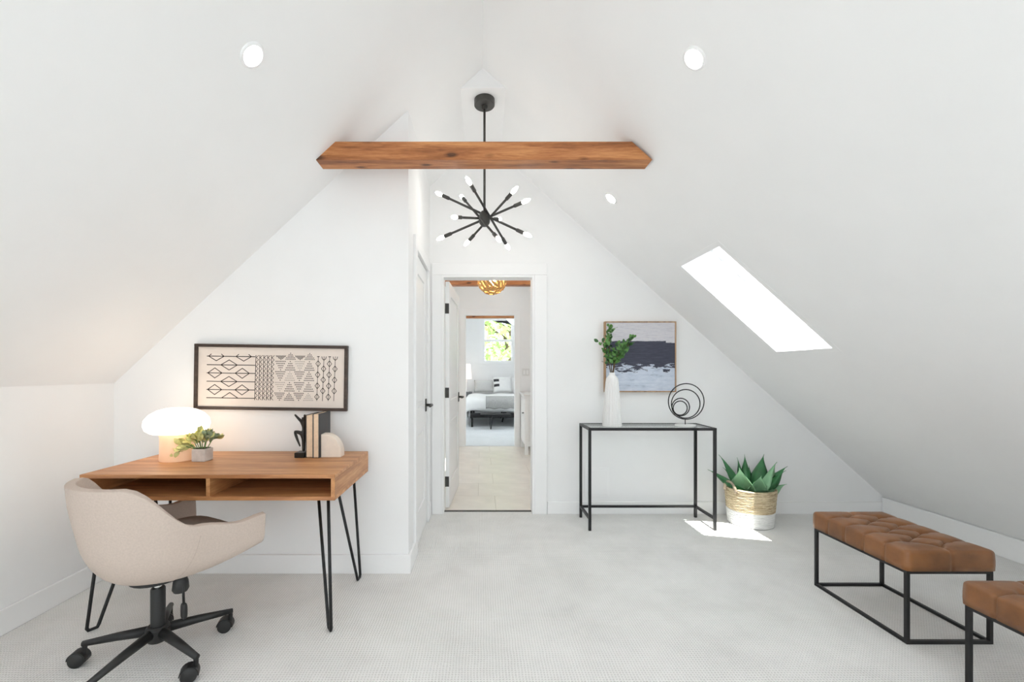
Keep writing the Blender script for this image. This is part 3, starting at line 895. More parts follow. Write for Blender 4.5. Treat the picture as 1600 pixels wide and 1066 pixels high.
# tree outside the bedroom window
random.seed(11)
tr = thing('garden_tree', (1.1, 16.0, -3.0), 'sunlit green tree outside the bedroom window', 'tree')
MB().tube([(1.1, 16, -3), (1.15, 16, 0), (1.0, 16.05, 2.2), (1.2, 16, 4.2)], [.22, .17, .12, .05], 10).build('trunk', 'bark', tr, smooth=True)
for a in range(7):
    ang = a * 0.9; z = 1.2 + a * .38
    p0 = Vector((1.08, 16, z)); p1 = p0 + Vector((math.cos(ang) * 1.1, math.sin(ang) * .9, .7)); p2 = p1 + Vector((math.cos(ang) * .6, math.sin(ang) * .5, .6))
    MB().tube([p0, p1, p2], [.06, .035, .012], 6).build('branch', 'bark', tr, smooth=True)
m = MB()
for k in range(1500):
    while True:
        q = Vector((random.uniform(-1, 1), random.uniform(-1, 1), random.uniform(-1, 1)))
        if .25 < q.length < 1: break
    p = Vector((1.0 + q.x * 2.5, 16 + q.y * 1.9, 2.9 + q.z * 2.6))
    e = Euler((random.uniform(-1.2, 1.2), random.uniform(-1.2, 1.2), random.uniform(0, 6.3))).to_matrix()
    l = random.uniform(.13, .24)
    m.add([p + e @ Vector(v) for v in ((-l, 0, 0), (-l * .2, -l * .42, .02), (l * .6, -l * .3, .02), (l, 0, -.03), (l * .6, l * .3, .02), (-l * .2, l * .42, .02))], [(0, 1, 2, 3, 4, 5)])
fo = m.build('foliage', 'tree_leaf', tr); fo['kind'] = 'stuff'

# ------------------------------------------------------------------ chandelier
HC = px(757, 342, 2.93)
ch = thing('chandelier', (HC.x, HC.y, 1.9), 'black sputnik chandelier with twelve lit bulbs hanging behind the beam', 'chandelier')
MB().lathe([(0, 3.083), (.07, 3.083), (.07, 3.045), (.066, 3.04), (.02, 3.04), (.018, 3.015), (0, 3.015)], (HC.x, HC.y, 0), 32).build('canopy', 'bronze', ch, angle=35)
MB().tube([(HC.x, HC.y, HC.z), (HC.x, HC.y, 3.03)], .008, 12).build('pole', 'bronze', ch, smooth=True)
MB().lathe([(0, -.05), (.022, -.05), (.036, -.03), (.04, 0), (.036, .03), (.022, .05), (0, .05)], HC, 18).build('hub', 'bronze', ch, smooth=True)
rods = [  # (tip A pixel, depth offset A, tip B pixel, depth offset B)
    ((680, 300), .08, (831, 370), -.10),
    ((682, 375), .10, (829, 311), -.08),
    ((729, 275), -.24, (797, 390), .22),
    ((717, 304), .25, (780, 377), -.24),
    ((810, 291), -.18, (726, 384), .20),
    ((702, 339), -.25, (781, 342.5), .30),
]
for (ua, da, ub, db) in rods:
    a = px(ua[0], ua[1], HC.y + da); b = px(ub[0], ub[1], HC.y + db)
    mid = (a + b) / 2
    rel = mid - HC
    if rel.length > .035:          # keep every rod touching the hub
        sh = rel - rel.normalized() * .035
        a -= sh * .6; b -= sh * .6
    mid = (a + b) / 2
    for tip in (a, b):
        d = (tip - mid).normalized(); Lr = (tip - mid).length
        bl_ = .062; so = .055
        e0 = mid + d * (Lr - bl_)
        arm = MB().tube([mid - d * .02, e0 - d * so], .0078, 10).build('arm', 'bronze', ch, smooth=True)
        MB().tube([e0 - d * (so + .006), e0 - d * (so - .004), e0], [.0078, .0125, .0125], 12).build('socket', 'bronze', arm)
        MB().tube([e0 - d * .002, e0 + d * .008, e0 + d * .024, e0 + d * .042, e0 + d * .056, e0 + d * .062], [.008, .011, .0145, .012, .006, .001], 12).build('bulb', 'bulb', arm, smooth=True)

# ------------------------------------------------------------------ desk
dx0, dx1, dy0, dy1, dz0, dz1 = -1.842, -.671, 1.955, 2.53, .626, .745
dk = thing('desk', ((dx0 + dx1) / 2, (dy0 + dy1) / 2, 0), 'brown wooden desk with open cubbies on black hairpin legs', 'desk')
t = .018
MB().box(dx0, dx1, dy0, dy1, dz1 - t, dz1).build('top_panel', 'desk', dk, bevel=.002)
MB().box(dx0, dx1, dy0, dy1, dz0, dz0 + t).build('bottom_panel', 'desk', dk, bevel=.002)
MB().box(dx0, dx0 + t, dy0, dy1, dz0 + t, dz1 - t).build('side_panel', 'desk_y', dk)
MB().box(dx1 - t, dx1, dy0, dy1, dz0 + t, dz1 - t).build('side_panel', 'desk_y', dk)
dvx = px(324.5, 760, dy0).x
MB().box(dvx - t / 2, dvx + t / 2, dy0 + .002, dy1 - t, dz0 + t, dz1 - t).build('divider', 'desk_y', dk)
MB().box(dx0 + t, dx1 - t, dy1 - t, dy1, dz0 + t, dz1 - t).build('back_panel', 'desk', dk)
def hairpin(foot, ta, tb):
    foot = Vector(foot); ta = Vector(ta); tb = Vector(tb)
    zt = dz0 - .004
    A_ = Vector((ta.x, ta.y, zt)); B_ = Vector((tb.x, tb.y, zt))
    dirv = (B_ - A_); dirv.z = 0; dirv.normalize()
    f0 = foot - dirv * .022; f1 = foot + dirv * .022
    z = .009
    lg = MB().tube([A_, (f0.x, f0.y, z + .012), (f0.x + dirv.x * .006, f0.y + dirv.y * .006, z), (f1.x - dirv.x * .006, f1.y - dirv.y * .006, z), (f1.x, f1.y, z + .012), B_], .0075, 10).build('hairpin_leg', 'black', dk, smooth=True)
    m_ = MB()
    m_.prism([(A_.x - .022, A_.y - .022), (A_.x + .022, A_.y - .022), (B_.x + .022, B_.y + .022), (B_.x - .022, B_.y + .022)] if A_.y < B_.y else
             [(B_.x - .022, B_.y - .022), (B_.x + .022, B_.y - .022), (A_.x + .022, A_.y + .022), (A_.x - .022, A_.y + .022)], dz0 - .005, dz0, 'Z')
    m_.build('mounting_plate', 'black', lg)
hairpin((-.712, 2.005, 0), (-.728, 2.03, 0), (-.835, 2.18, 0))
hairpin((-.715, 2.49, 0), (-.733, 2.45, 0), (-.755, 2.23, 0))
hairpin((-1.825, 2.005, 0), (-1.79, 2.03, 0), (-1.70, 2.18, 0))
hairpin((-1.815, 2.49, 0), (-1.79, 2.45, 0), (-1.74, 2.26, 0))

# mushroom lamp
lp = thing('table_lamp', (-1.63, 2.29, dz1), 'glowing white mushroom table lamp with peach base on the desk', 'lamp')
lc = (-1.63, 2.29, dz1)
MB().lathe([(0, 0), (.080, 0), (.082, .004), (.080, .05), (.079, .11), (.082, .142), (.07, .146), (0, .146)], lc, 40).build('base', 'lamp_base', lp, angle=50)
MB().lathe([(.0, .140), (.08, .141), (.12, .148), (.143, .165), (.151, .19), (.146, .218), (.125, .245), (.09, .266), (.05, .277), (0, .281)], lc, 48).build('lamp_shade', 'lamp_glow', lp, smooth=True)

# small potted succulent
sp = thing('succulent_pot', (-1.478, 2.262, dz1), 'small square concrete pot on the desk beside the lamp', 'pot')
pc = Vector((-1.478, 2.262, dz1)); pr = .036
m = MB()
m.prism([(pc.x - pr, pc.y - pr), (pc.x + pr, pc.y - pr), (pc.x + pr, pc.y + pr), (pc.x - pr, pc.y + pr)], dz1, dz1 + .066, 'Z')
m.build('body', 'concrete', sp, bevel=.005)
MB().box(pc.x - pr + .008, pc.x + pr - .008, pc.y - pr + .008, pc.y + pr - .008, dz1 + .06, dz1 + .068).build('soil', 'soil', sp)
def leaf_mesh(name, l, w, curl, mat, fold=.25, nu=4, nv=8, tipsharp=1.0, base=.35, thick=0.0):
    mb = MB()
    def P(u, v):
        a = 2 * u - 1
        wd = w * (math.sin(PI * (base * (1 - v) + v) ** tipsharp)) if False else w * ((1 - v) ** .75) * (base + (1 - base) * min(1, v * 2.6)) * 1.15
        x = a * wd / 2
        return Vector((x, -curl * l * v * v + fold * abs(a) * wd * .5 - 0, l * v * (1 - .12 * abs(curl) * v)))
    mb.grid(P, nu, nv)
    if thick:
        def Q(u, v):
            p = P(u, v); a = 2 * u - 1
            return p + Vector((0, -thick * (1 - a * a) * (1 - v) ** .5, 0))
        mb.grid(Q, nu, nv)
    me = mb.mesh(name, True, fixn=bool(thick), weld=bool(thick))
    me.materials.append(M[mat])
    return me
def oval_mesh(name, l, w, mat):
    mb = MB()
    def P(u, v):
        a = 2 * u - 1
        wd = w * math.sin(PI * (.03 + .94 * v)) ** .7
        return Vector((a * wd / 2, .12 * l * math.sin(PI * v) + .2 * abs(a) * wd * .5, l * v))
    mb.grid(P, 2, 5)
    me = mb.mesh(name, True, fixn=False); me.materials.append(M[mat])
    return me
def orient(p, d, roll=0.0):
    q = Vector(d).normalized().to_track_quat('Z', 'Y')
    return Matrix.Translation(p) @ q.to_matrix().to_4x4() @ Matrix.Rotation(roll, 4, 'Z')
su = thing('succulent_plant', (pc.x, pc.y, dz1 + .068), 'small yellow green leafy succulent growing in the concrete pot', 'plant')
slA = oval_mesh('leaf', .042, .026, 'succulent'); slB = oval_mesh('leaf', .042, .030, 'succulent_grey')
random.seed(5)
sprigs = [(-.115, -.03, .02), (-.07, -.02, .065), (-.02, -.01, .095), (.03, .0, .075), (.075, .01, .05), (.01, .03, .06), (-.05, .03, .05), (-.095, 0, -.005), (.055, -.03, .06), (-.11, -.035, -.02), (-.03, -.035, .05), (.02, -.035, .05)]
for i, tpt in enumerate(sprigs):
    tpt = Vector(tpt); p0 = Vector((max(-.03, min(.03, tpt.x * .3)), tpt.y * .3, -.004)); midp = (p0 + tpt) / 2 + Vector((0, 0, .022))
    MB().tube([p0, midp, tpt], .0022, 6).build('stem', 'leaf', su, local=True)
    for k in range(12):
        f = .30 + .70 * k / 11
        p = p0.lerp(midp, f * 2) if f < .5 else midp.lerp(tpt, (f - .5) * 2)
        dirn = (tpt - p0).normalized() + Vector((random.uniform(-1, 1), random.uniform(-1, 1), random.uniform(-.3, .9))) * .8
        inst('leaf', slB if (tpt.x > .02 and random.random() < .7) else slA, su, orient(p, dirn, random.uniform(0, 6.3)) @ Matrix.Scale(random.uniform(.75, 1.1), 4))

# books and bookends
def book(x0, x1, y0, y1, h, label):
    b = thing('book', ((x0 + x1) / 2, (y0 + y1) / 2, dz1), label, 'book', 'books on the desk')
    ct = .004
    m = MB(); m.box(x0, x0 + ct, y0, y1, dz1, dz1 + h); m.box(x1 - ct, x1, y0, y1, dz1, dz1 + h); m.box(x0 + ct, x1 - ct, y1 - .005, y1, dz1, dz1 + h)
    m.build('cover', 'book_cover', b, bevel=.001)
    MB().box(x0 + ct, x1 - ct, y0 + .004, y1 - .005, dz1 + .004, dz1 + h - .004).build('pages', 'pages', b)
book(-.962, -.920, 2.335, 2.505, .235, 'thicker black book with cream pages, next to the dark figure')
book(-.919, -.884, 2.325, 2.50, .242, 'thinner black book with cream pages, next to the white bookend')
bk = []
n = 14
rw, rh = .098, .128
bk = [(-.882, dz1), (-.882 + rw + .012, dz1)] + [(-.882 + .02 + (rw - .008) * math.cos(a * PI / 2 / n), dz1 + .02 + (rh - .02) * math.sin(a * PI / 2 / n)) for a in range(n + 1)] + [(-.882, dz1 + rh)]
tag(MB().prism(bk, 2.345, 2.41).build('arch_bookend', 'stone', bevel=.003), 'pale stone quarter arch bookend right of the books', 'bookend')
st = thing('figure_bookend', (-1.0, 2.36, dz1), 'dark metal dancer figure bookend leaning on the books', 'bookend')
MB().box(-1.022, -.966, 2.33, 2.40, dz1, dz1 + .028).build('base', 'statue', st, bevel=.003)
def skin(name, pts, edges, radii, mat, parent, root=0, sub=2):
    me = bpy.data.meshes.new(name)
    inv = world_of(parent).inverted()
    me.from_pydata([tuple(inv @ Vector(p)) for p in pts], edges, [])
    me.materials.append(M[mat])
    o = bpy.data.objects.new(name, me); COL.objects.link(o); o.parent = parent
    o.modifiers.new('skin', 'SKIN')
    for i, r in enumerate(radii):
        v = me.skin_vertices[0].data[i]
        v.radius = (r, r); v.use_root = (i == root)
    s = o.modifiers.new('smooth', 'SUBSURF'); s.levels = sub; s.render_levels = sub
    return o
bx, by, bz = -.984, 2.362, dz1
fig = [(0, 0, .125), (.002, 0, .155), (.004, 0, .185), (.0, -.004, .205), (.0, -.006, .222),          # hip, waist, chest, neck, head
       (-.022, -.004, .208), (-.048, -.004, .236), (.012, -.012, .212), (.022, -.038, .238),              # arms raised
       (-.022, -.006, .136), (-.045, -.01, .142), (-.03, -.01, .098), (-.014, -.01, .058),             # bent leg, knee out, foot down
       (.0, .002, .08), (.0, .002, .028)]                                                               # standing leg
skin('figure', [(bx + a, by + b, bz + c_) for a, b, c_ in fig],
     [(0, 1), (1, 2), (2, 3), (3, 4), (2, 5), (5, 6), (2, 7), (7, 8), (0, 9), (9, 10), (10, 11), (11, 12), (0, 13), (13, 14)],
     [.013, .010, .013, .007, .011, .008, .005, .008, .005, .011, .0095, .007, .004, .010, .009], 'statue', st)

# framed print on the desk wall
fx0, fx1, fz0, fz1 = -1.722, -.806, .985, 1.378
fc = Vector(((fx0 + fx1) / 2, YB - .012, fz0))
fp = thing('framed_print', fc, 'wide dark framed print of black line patterns above the desk', 'picture frame')
fp.rotation_euler = (0, R(.8), 0)
fw = fx1 - fx0; fh = fz1 - fz0; bt = .018; fd = .03
def fb(x0, x1, z0, z1, y0=-.018, y1=.010): return MB().box(x0, x1, y0, y1, z0, z1)
for (a, b, c_, d) in ((-fw / 2, fw / 2, 0, bt), (-fw / 2, fw / 2, fh - bt, fh), (-fw / 2, -fw / 2 + bt, bt, fh - bt), (fw / 2 - bt, fw / 2, bt, fh - bt)):
    fb(a, b, c_, d).build('frame_bar', 'frame_dark', fp, local=True, bevel=.002)
fb(-fw / 2 + bt, fw / 2 - bt, bt, fh - bt, -.004, .004).build('paper', 'print_paper', fp, local=True)
# the printed motif, read off the photograph in crop pixels
def cp(X, Z):
    return Vector((-fw / 2 + (X - 72) / (1280 - 72) * fw, -.0046, fh - (Z - 95) / (615 - 95) * fh))
def stroke(mb, pts, w=5.0, closed=False):
    w = w / 1208 * fw / 2
    P = [cp(*p) for p in pts]
    segs = list(zip(P[:-1], P[1:])) + ([(P[-1], P[0])] if closed else [])
    for a, b in segs:
        d = (b - a).normalized(); nn = Vector((-d.z, 0, d.x)) * w; a = a - d * w * .6; b = b + d * w * .6
        mb.add([a - nn, b - nn, b + nn, a + nn], [(0, 1, 2, 3)])
m = MB()
rowz = [192, 260, 325, 392, 457, 523]
for i, z in enumerate(rowz):
    stroke(m, [(165, z), (545, z)], 6)
    cs = (238, 455) if i % 2 == 0 else (340,)
    if i == 5: cs = (348,)
    for cxp in cs:
        cxp = cxp - (10 if i >= 2 and i % 2 == 0 else 0)
        hw, hh = (56 if i % 2 == 0 else 65), 40
        if i == 0: stroke(m, [(cxp - hw - 5, z), (cxp, z + hh - 4), (cxp + hw + 5, z)], 6); stroke(m, [(cxp - hw - 5, z), (cxp - hw + 16, z - 17)], 6); stroke(m, [(cxp + hw + 5, z), (cxp + hw - 16, z - 17)], 6)
        elif i == 5: stroke(m, [(cxp - hw, z), (cxp, z - 44), (cxp + hw, z)], 6)
        else: stroke(m, [(cxp - hw, z), (cxp, z - hh), (cxp + hw, z), (cxp, z + hh)], 6, True)
m.build('diamond_lines', 'ink', fp, local=True)
m = MB()
for k in range(5):
    x = 552 + k * 31
    stroke(m, [(x, 180), (x - 6, 535)], 5)
    n = 10
    pts = []
    for q in range(n * 2 + 1):
        z = 180 + 355 * q / (n * 2)
        pts.append((x + 4 - 6 * (q / (2 * n)) + (17 if q % 2 == 0 else 0), z))
    stroke(m, pts, 4)
m.build('zigzag_columns', 'ink', fp, local=True)
m = MB()
def dots(cxp, z0, z1, up, r=4.3):
    rows = 5
    for i in range(rows):
        f = i / (rows - 1)
        z = z0 + (z1 - z0) * f
        n = (1 + i * 1.6) if up else (1 + (rows - 1 - i) * 1.6)
        n = int(round(n))
        for k in range(n):
            x = cxp + (k - (n - 1) / 2) * 12.0
            rr_ = r / 1208 * fw
            c0 = cp(x, z)
            m.add([c0 + Vector((rr_ * math.cos(a), 0, rr_ * math.sin(a))) for a in (0.4, 1.45, 2.5, 3.54, 4.6, 5.63)], [(0, 1, 2, 3, 4, 5)])
for k in range(4):
    cxp = 750 + k * 76
    if k % 2 == 0: dots(cxp, 182, 210, False)
    else: dots(cxp, 160, 208, True)
for rr_i, (za, zb) in enumerate(((226, 293), (308, 375), (394, 460), (478, 533))):
    for k in range(4):
        dots(748 + k * 76 - rr_i * 2, za, zb, k % 2 == 1, 3.2 if (rr_i + k) % 4 == 2 else 4.6)
m.build('dotted_triangles', 'ink', fp, local=True)
m = MB()
for k in range(4):
    x = 1046 + k * 45
    stroke(m, [(x, 182), (x - 8, 535)], 4)
    for q in range(4):
        z = (240 if k % 2 == 0 else 280) + q * 88
        if z > 530: continue
        xx = x - 8 * (z - 182) / 353
        stroke(m, [(xx - 18, z), (xx, z - 24), (xx + 18, z), (xx, z + 24)], 4.5, True)
    if k % 2: stroke(m, [(x - 17, 184), (x - 14, 200), (x, 212), (x + 14, 200), (x + 17, 184)], 5)
    else: stroke(m, [(x - 8, 184), (x + 8, 184)], 6)
m.build('diamond_chains', 'ink', fp, local=True)

# ------------------------------------------------------------------ office chair
TH_C = R(62)
oc = thing('office_chair', (-1.375, 1.815, 0), 'beige upholstered swivel chair on a black five-star base at the desk', 'chair', rz=TH_C - PI / 2)
def sm(a, b, x):
    x = min(max((x - a) / (b - a), 0), 1); return x * x * (3 - 2 * x)
def plan(t):
    s = 1 if t >= 0 else -1; a = abs(t)
    r = .262
    if a < .56:
        ang = a / .56 * PI / 2
        return Vector((s * math.sin(ang) * r * 1.02, -.01 - math.cos(ang) * r * .98, 0))
    f = (a - .56) / .44
    return Vector((s * (r * 1.02 + .028 * f * f), -.01 + f * .30, 0))
def rim(t):
    a = abs(t)
    return .785 - .03 * sm(.0, .3, a) * 0 - .185 * sm(.27, .60, a) - .035 * sm(.6, .85, a) + .012 * sm(.85, 1, a)
def shell(u, v):
    t = 2 * u - 1
    p = plan(t); H = rim(t)
    front = max(0, p.y) / .29
    zb = .352 + .075 * front ** 1.3
    tgt = Vector((0, max(p.y - .01, 0.0), 0))
    a = v * PI / 2
    nexp = 2.9 + 4.5 * front
    rho = math.cos(a) ** (2 / nexp); zz = math.sin(a) ** (2 / nexp)
    # rim leans outward above, body tucks in below
    lean = 1 + .07 * sm(.5, 1, 1 - zz) * (H - .5) / .28
    q = tgt + (p - tgt) * rho * lean
    q.z = zb + (H - zb) * (1 - zz)
    return q
mb = MB(); mb.grid(shell, 44, 18)
so = mb.build('shell', 'fabric', oc, local=True, smooth=True, weld=True)
md = so.modifiers.new('thickness', 'SOLIDIFY'); md.thickness = .034; md.offset = -1; md.use_rim = True
md = so.modifiers.new('edge', 'BEVEL'); md.width = .013; md.segments = 3; md.limit_method = 'ANGLE'; md.angle_limit = R(50)
MB().soft((0, .075, .482), (.41, .40, .07), 12, .45).build('seat_cushion', 'cushion', oc, local=True, smooth=True)
# seam line on the outer shell, between arm and back
for sgn in (-1, 1):
    pts = []
    for k in range(13):
        v = .03 + .80 * k / 12
        u = .5 + sgn * (.305 - .05 * k / 12)
        q = shell(u, v); ctr = Vector((0, .02, q.z))
        pts.append(q + (q - ctr).normalized() * .0005)
    MB().tube(pts, .0017, 6).build('seam', 'fabric', oc, local=True)
MB().lathe([(0, .335), (.06, .335), (.10, .345), (.10, .356), (0, .356)], (0, 0, 0), 24).build('seat_plate', 'plastic', oc, local=True, angle=40)
MB().tube([(0, 0, .27), (0, 0, .34)], .014, 16).build('piston', 'chrome', oc, local=True, smooth=True)
MB().lathe([(0, .10), (.027, .10), (.027, .295), (.024, .30), (0, .30)], (0, 0, 0), 24).build('column', 'plastic', oc, local=True, angle=40)
# tilt knob and lever, towards the room side of the seat
kx, ky = .105, .035
m = MB(); m.tube([(kx, ky, .352), (kx, ky, .335), (kx, ky, .305), (kx, ky, .293)], [.022, .028, .031, .025], 18)
m.build('tension_knob', 'plastic', oc, local=True, angle=40)
lv = MB(); lv.tube([(.03, .02, .338), (.09, .03, .330), (.135, .03, .318), (.138, .03, .25)], .005, 8)
lvo = lv.build('tilt_lever', 'plastic', oc, local=True, smooth=True)
MB().soft((.14, .03, .222), (.030, .018, .066), 8, .5).build('lever_paddle', 'plastic', lvo, local=True, smooth=True)
# star base
MB().lathe([(0, .078), (.036, .078), (.045, .09), (.045, .132), (.036, .142), (0, .142)], (0, 0, 0), 28).build('base_hub', 'plastic', oc, local=True, angle=40)
def caster(ang):
    c0 = Vector((math.cos(ang), math.sin(ang), 0)) * .275
    back = R(205) + .25 * math.sin(ang * 3) - (TH_C - PI / 2)
    bd = Vector((math.cos(back), math.sin(back), 0)); sd = Vector((-bd.y, bd.x, 0))
    ax = c0 + bd * .022; r = .029
    h = MB()
    h.tube([c0 + Vector((0, 0, .045)), c0 + Vector((0, 0, .088))], .009, 10)
    # hood: an arc over the wheels
    n = 10; vs = []; fs = []
    for i in range(n + 1):
        a = R(-10) + R(185) * i / n
        for s_ in (-.0095, .0095):
            for rr_ in (r + .001, r + .005):
                vs.append(ax + Vector((0, 0, r)) + bd * (math.cos(a) * -rr_) + Vector((0, 0, math.sin(a) * rr_)) + sd * s_ * 2.2)
    for i in range(n):
        b0, b1 = i * 4, (i + 1) * 4
        fs += [(b0, b0 + 2, b1 + 2, b1), (b0 + 1, b1 + 1, b1 + 3, b0 + 3), (b0, b1, b1 + 1, b0 + 1), (b0 + 2, b0 + 3, b1 + 3, b1 + 2)]
    h.add(vs, fs)
    co = h.build('caster', 'plastic', oc, local=True)
    for s_ in (-1, 1):
        cc = ax + Vector((0, 0, r)) + sd * s_ * .013
        MB().tube([cc - sd * .0105, cc - sd * .008, cc + sd * .008, cc + sd * .0105], [r - .004, r, r, r - .004], 22).build('wheel', 'plastic', co, local=True, angle=40)
ang0 = R(45) - (TH_C - PI / 2)
for k in range(5):
    a = ang0 + k * R(72)
    d = Vector((math.cos(a), math.sin(a), 0))
    MB().tube([d * .03 + Vector((0, 0, .118)), d * .15 + Vector((0, 0, .106)), d * .282 + Vector((0, 0, .088))], [.021, .017, .0115], 14).build('base_arm', 'plastic', oc, local=True, smooth=True)
    caster(a)

# ------------------------------------------------------------------ console table
tx0, tx1, ty0, ty1, tz = .82, 1.797, 3.255, 3.57, .785
ct_ = thing('console_table', ((tx0 + tx1) / 2, (ty0 + ty1) / 2, 0), 'slim black metal console table with clear glass top', 'table')
q = .02
for x in (tx0, tx1 - q):
    for yy in (ty0, ty1 - q):
        MB().box(x, x + q, yy, yy + q, 0, tz - q).build('leg', 'black', ct_, bevel=.001)
for yy in (ty0, ty1 - q): MB().box(tx0, tx1, yy, yy + q, tz - q, tz).build('top_rail', 'black', ct_, bevel=.001)
for x in (tx0, tx1 - q): MB().box(x, x + q, ty0 + q, ty1 - q, tz - q, tz).build('top_rail', 'black', ct_, bevel=.001)
MB().box(tx0 + q, tx1 - q, ty1 - q, ty1, .082, .100).build('stretcher', 'black', ct_, bevel=.001)
for x in (tx0, tx1 - q): MB().box(x, x + q, ty0 + q, ty1 - q, .082, .100).build('stretcher', 'black', ct_, bevel=.001)
MB().box(tx0 + q, tx1 - q, ty0 + q, ty1 - q, tz - .010, tz - .002).build('glass_top', 'glass', ct_)
tzt = tz - .002

# fluted vase with branches
vc = (1.045, 3.41, tzt)
va = thing('fluted_vase', vc, 'tall white fluted ceramic vase on the console table', 'vase')
flute = lambda a, z: 1 + .075 * abs(math.cos(a * 9)) if z < .385 else 1
MB().lathe([(0, 0), (.070, 0), (.071, .006), (.064, .12), (.055, .25), (.047, .35), (.043, .378), (.030, .398), (.0225, .405), (.0225, .425), (.018, .425), (.018, .36), (0, .36)], vc, 144, flute).build('body', 'vase', va, angle=60)
random.seed(21)
ovA = oval_mesh('leaf', .040, .028, 'leaf'); ovB = oval_mesh('leaf', .038, .026, 'leaf_dark')
def branch(pts, label, nl):
    P = [Vector(p) for p in pts]
    b = thing('leafy_branch', P[0], label, 'branch', 'branches in the fluted vase')
    MB().tube(P, [.004, .0035, .003, .0015], 6).build('stem', 'stem', b, smooth=True)
    for k in range(nl):
        f = .28 + .72 * k / (nl - 1)
        x = f * (len(P) - 1); i = min(int(x), len(P) - 2); p = P[i].lerp(P[i + 1], x - i)
        d = (P[i + 1] - P[i]).normalized() * .5 + Vector((random.uniform(-1, 1), random.uniform(-1, 1), random.uniform(-.35, .8)))
        side = Vector((random.uniform(-1, 1), random.uniform(-1, 1), random.uniform(-.3, .5))).normalized() * random.uniform(0, .032)
        inst('leaf', random.choice((ovA, ovA, ovB)), b, orient(p + side - P[0], d, random.uniform(0, 6.3)) @ Matrix.Scale(random.uniform(.7, 1.1), 4))
vt = Vector(vc) + Vector((0, 0, .40))
branch([vt, vt + Vector((-.01, 0, .12)), vt + Vector((-.03, -.01, .26)), vt + Vector((-.005, .0, .385))], 'tallest green leafy branch rising upright from the vase', 64)
branch([vt + Vector((.006, 0, 0)), vt + Vector((.03, .01, .12)), vt + Vector((.11, .0, .21)), vt + Vector((.17, .0, .31))], 'green leafy branch bending to the right from the vase', 60)
branch([vt + Vector((-.006, .004, 0)), vt + Vector((-.02, .02, .11)), vt + Vector((-.045, .02, .19)), vt + Vector((-.075, .02, .27))], 'short green leafy branch bending to the left from the vase', 46)
branch([vt + Vector((.0, -.006, 0)), vt + Vector((.01, -.02, .1)), vt + Vector((.04, -.03, .17)), vt + Vector((.06, -.03, .25))], 'low green leafy branch in the middle of the vase', 46)

# ring sculpture
rc = Vector((1.625, 3.40, tzt))
rs = thing('ring_sculpture', rc, 'black wire sculpture of nested rings on the console table', 'sculpture')
MB().lathe([(0, 0), (.075, 0), (.077, .004), (.075, .012), (.0, .012)], rc, 32).build('base', 'vase', rs, angle=40)
MB().tube([rc + Vector((0, 0, .01)), rc + Vector((0, 0, .055))], .0035, 8).build('rod', 'black', rs)
def ring(cx_, cz_, r):
    pts = [rc + Vector((cx_ + r * math.cos(2 * PI * k / 56), 0, cz_ + r * math.sin(2 * PI * k / 56))) for k in range(56)]
    MB().tube(pts, .0042, 8, closed=True).build('ring', 'black', rs, smooth=True)
ring(.008, .195, .142); ring(-.008 + .012, .176, .108 + .006); ring(-.036, .150, .070); ring(-.040, .142, .056)

# abstract painting
ax0, ax1, az0, az1 = 1.045, 1.648, 1.042, 1.640
pt = thing('abstract_painting', ((ax0 + ax1) / 2, Y1 - .02, az0), 'square navy and white abstract canvas in thin oak frame', 'painting')
fd0, fd1 = Y1 - .046, Y1 - .002
ft = .010
for (a, b, c_, d) in ((ax0, ax1, az0, az0 + ft), (ax0, ax1, az1 - ft, az1), (ax0, ax0 + ft, az0 + ft, az1 - ft), (ax1 - ft, ax1, az0 + ft, az1 - ft)):
    MB().box(a, b, fd0, fd1, c_, d).build('frame_bar', 'frame_oak', pt, bevel=.001)
MB().box(ax0 + ft, ax1 - ft, fd0 + .006, fd1, az0 + ft, az1 - ft).build('canvas', 'canvas', pt)

# basket with agave
kc = Vector((2.158, 3.425, 0))
bs = thing('woven_basket', kc, 'seagrass basket with a white base beside the console table', 'basket')
hR = lambda z: .158 + .022 * z / .29
coil = lambda a, z: 1 + .004 * math.sin(a * 40 + z * 300)
prof = [(0, 0.002), (.15, .002)]
zs = [.004 + .012 * k for k in range(10)]
def coilprof(z0, z1, n):
    out = []
    for k in range(n * 4 + 1):
        z = z0 + (z1 - z0) * k / (n * 4)
        out.append((hR(z) + .0035 * abs(math.sin(PI * k / 4)), z))
    return out
MB().lathe([(0, .003), (.150, .003)] + coilprof(.004, .118, 9) + [(hR(.118) - .012, .118), (0, .10)], kc, 48, coil).build('white_base', 'basket_white', bs, smooth=True)
MB().lathe([(hR(.118) - .01, .118)] + coilprof(.118, .290, 13) + [(hR(.29) - .014, .292), (hR(.26) - .014, .25), (hR(.118) - .012, .13)], kc, 48, coil).build('woven_body', 'basket', bs, smooth=True)
for ang in (R(190), R(8)):
    d = Vector((math.cos(ang), math.sin(ang), 0)); s_ = Vector((-d.y, d.x, 0))
    pts = [kc + d * (.178 + .012 * math.sin(PI * k / 14)) + s_ * (.058 * math.cos(PI * k / 14)) + Vector((0, 0, .265 + .075 * math.sin(PI * k / 14))) for k in range(15)]
    MB().tube(pts, .0115, 10).build('handle', 'rope', bs, smooth=True)
ag = thing('agave_plant', kc + Vector((0, 0, .262)), 'green agave plant with broad pointed leaves in the basket', 'plant')
MB().lathe([(0, 0), (.155, 0), (.155, -.02), (0, -.02)], (0, 0, 0), 32).build('soil', 'soil', ag, local=True)
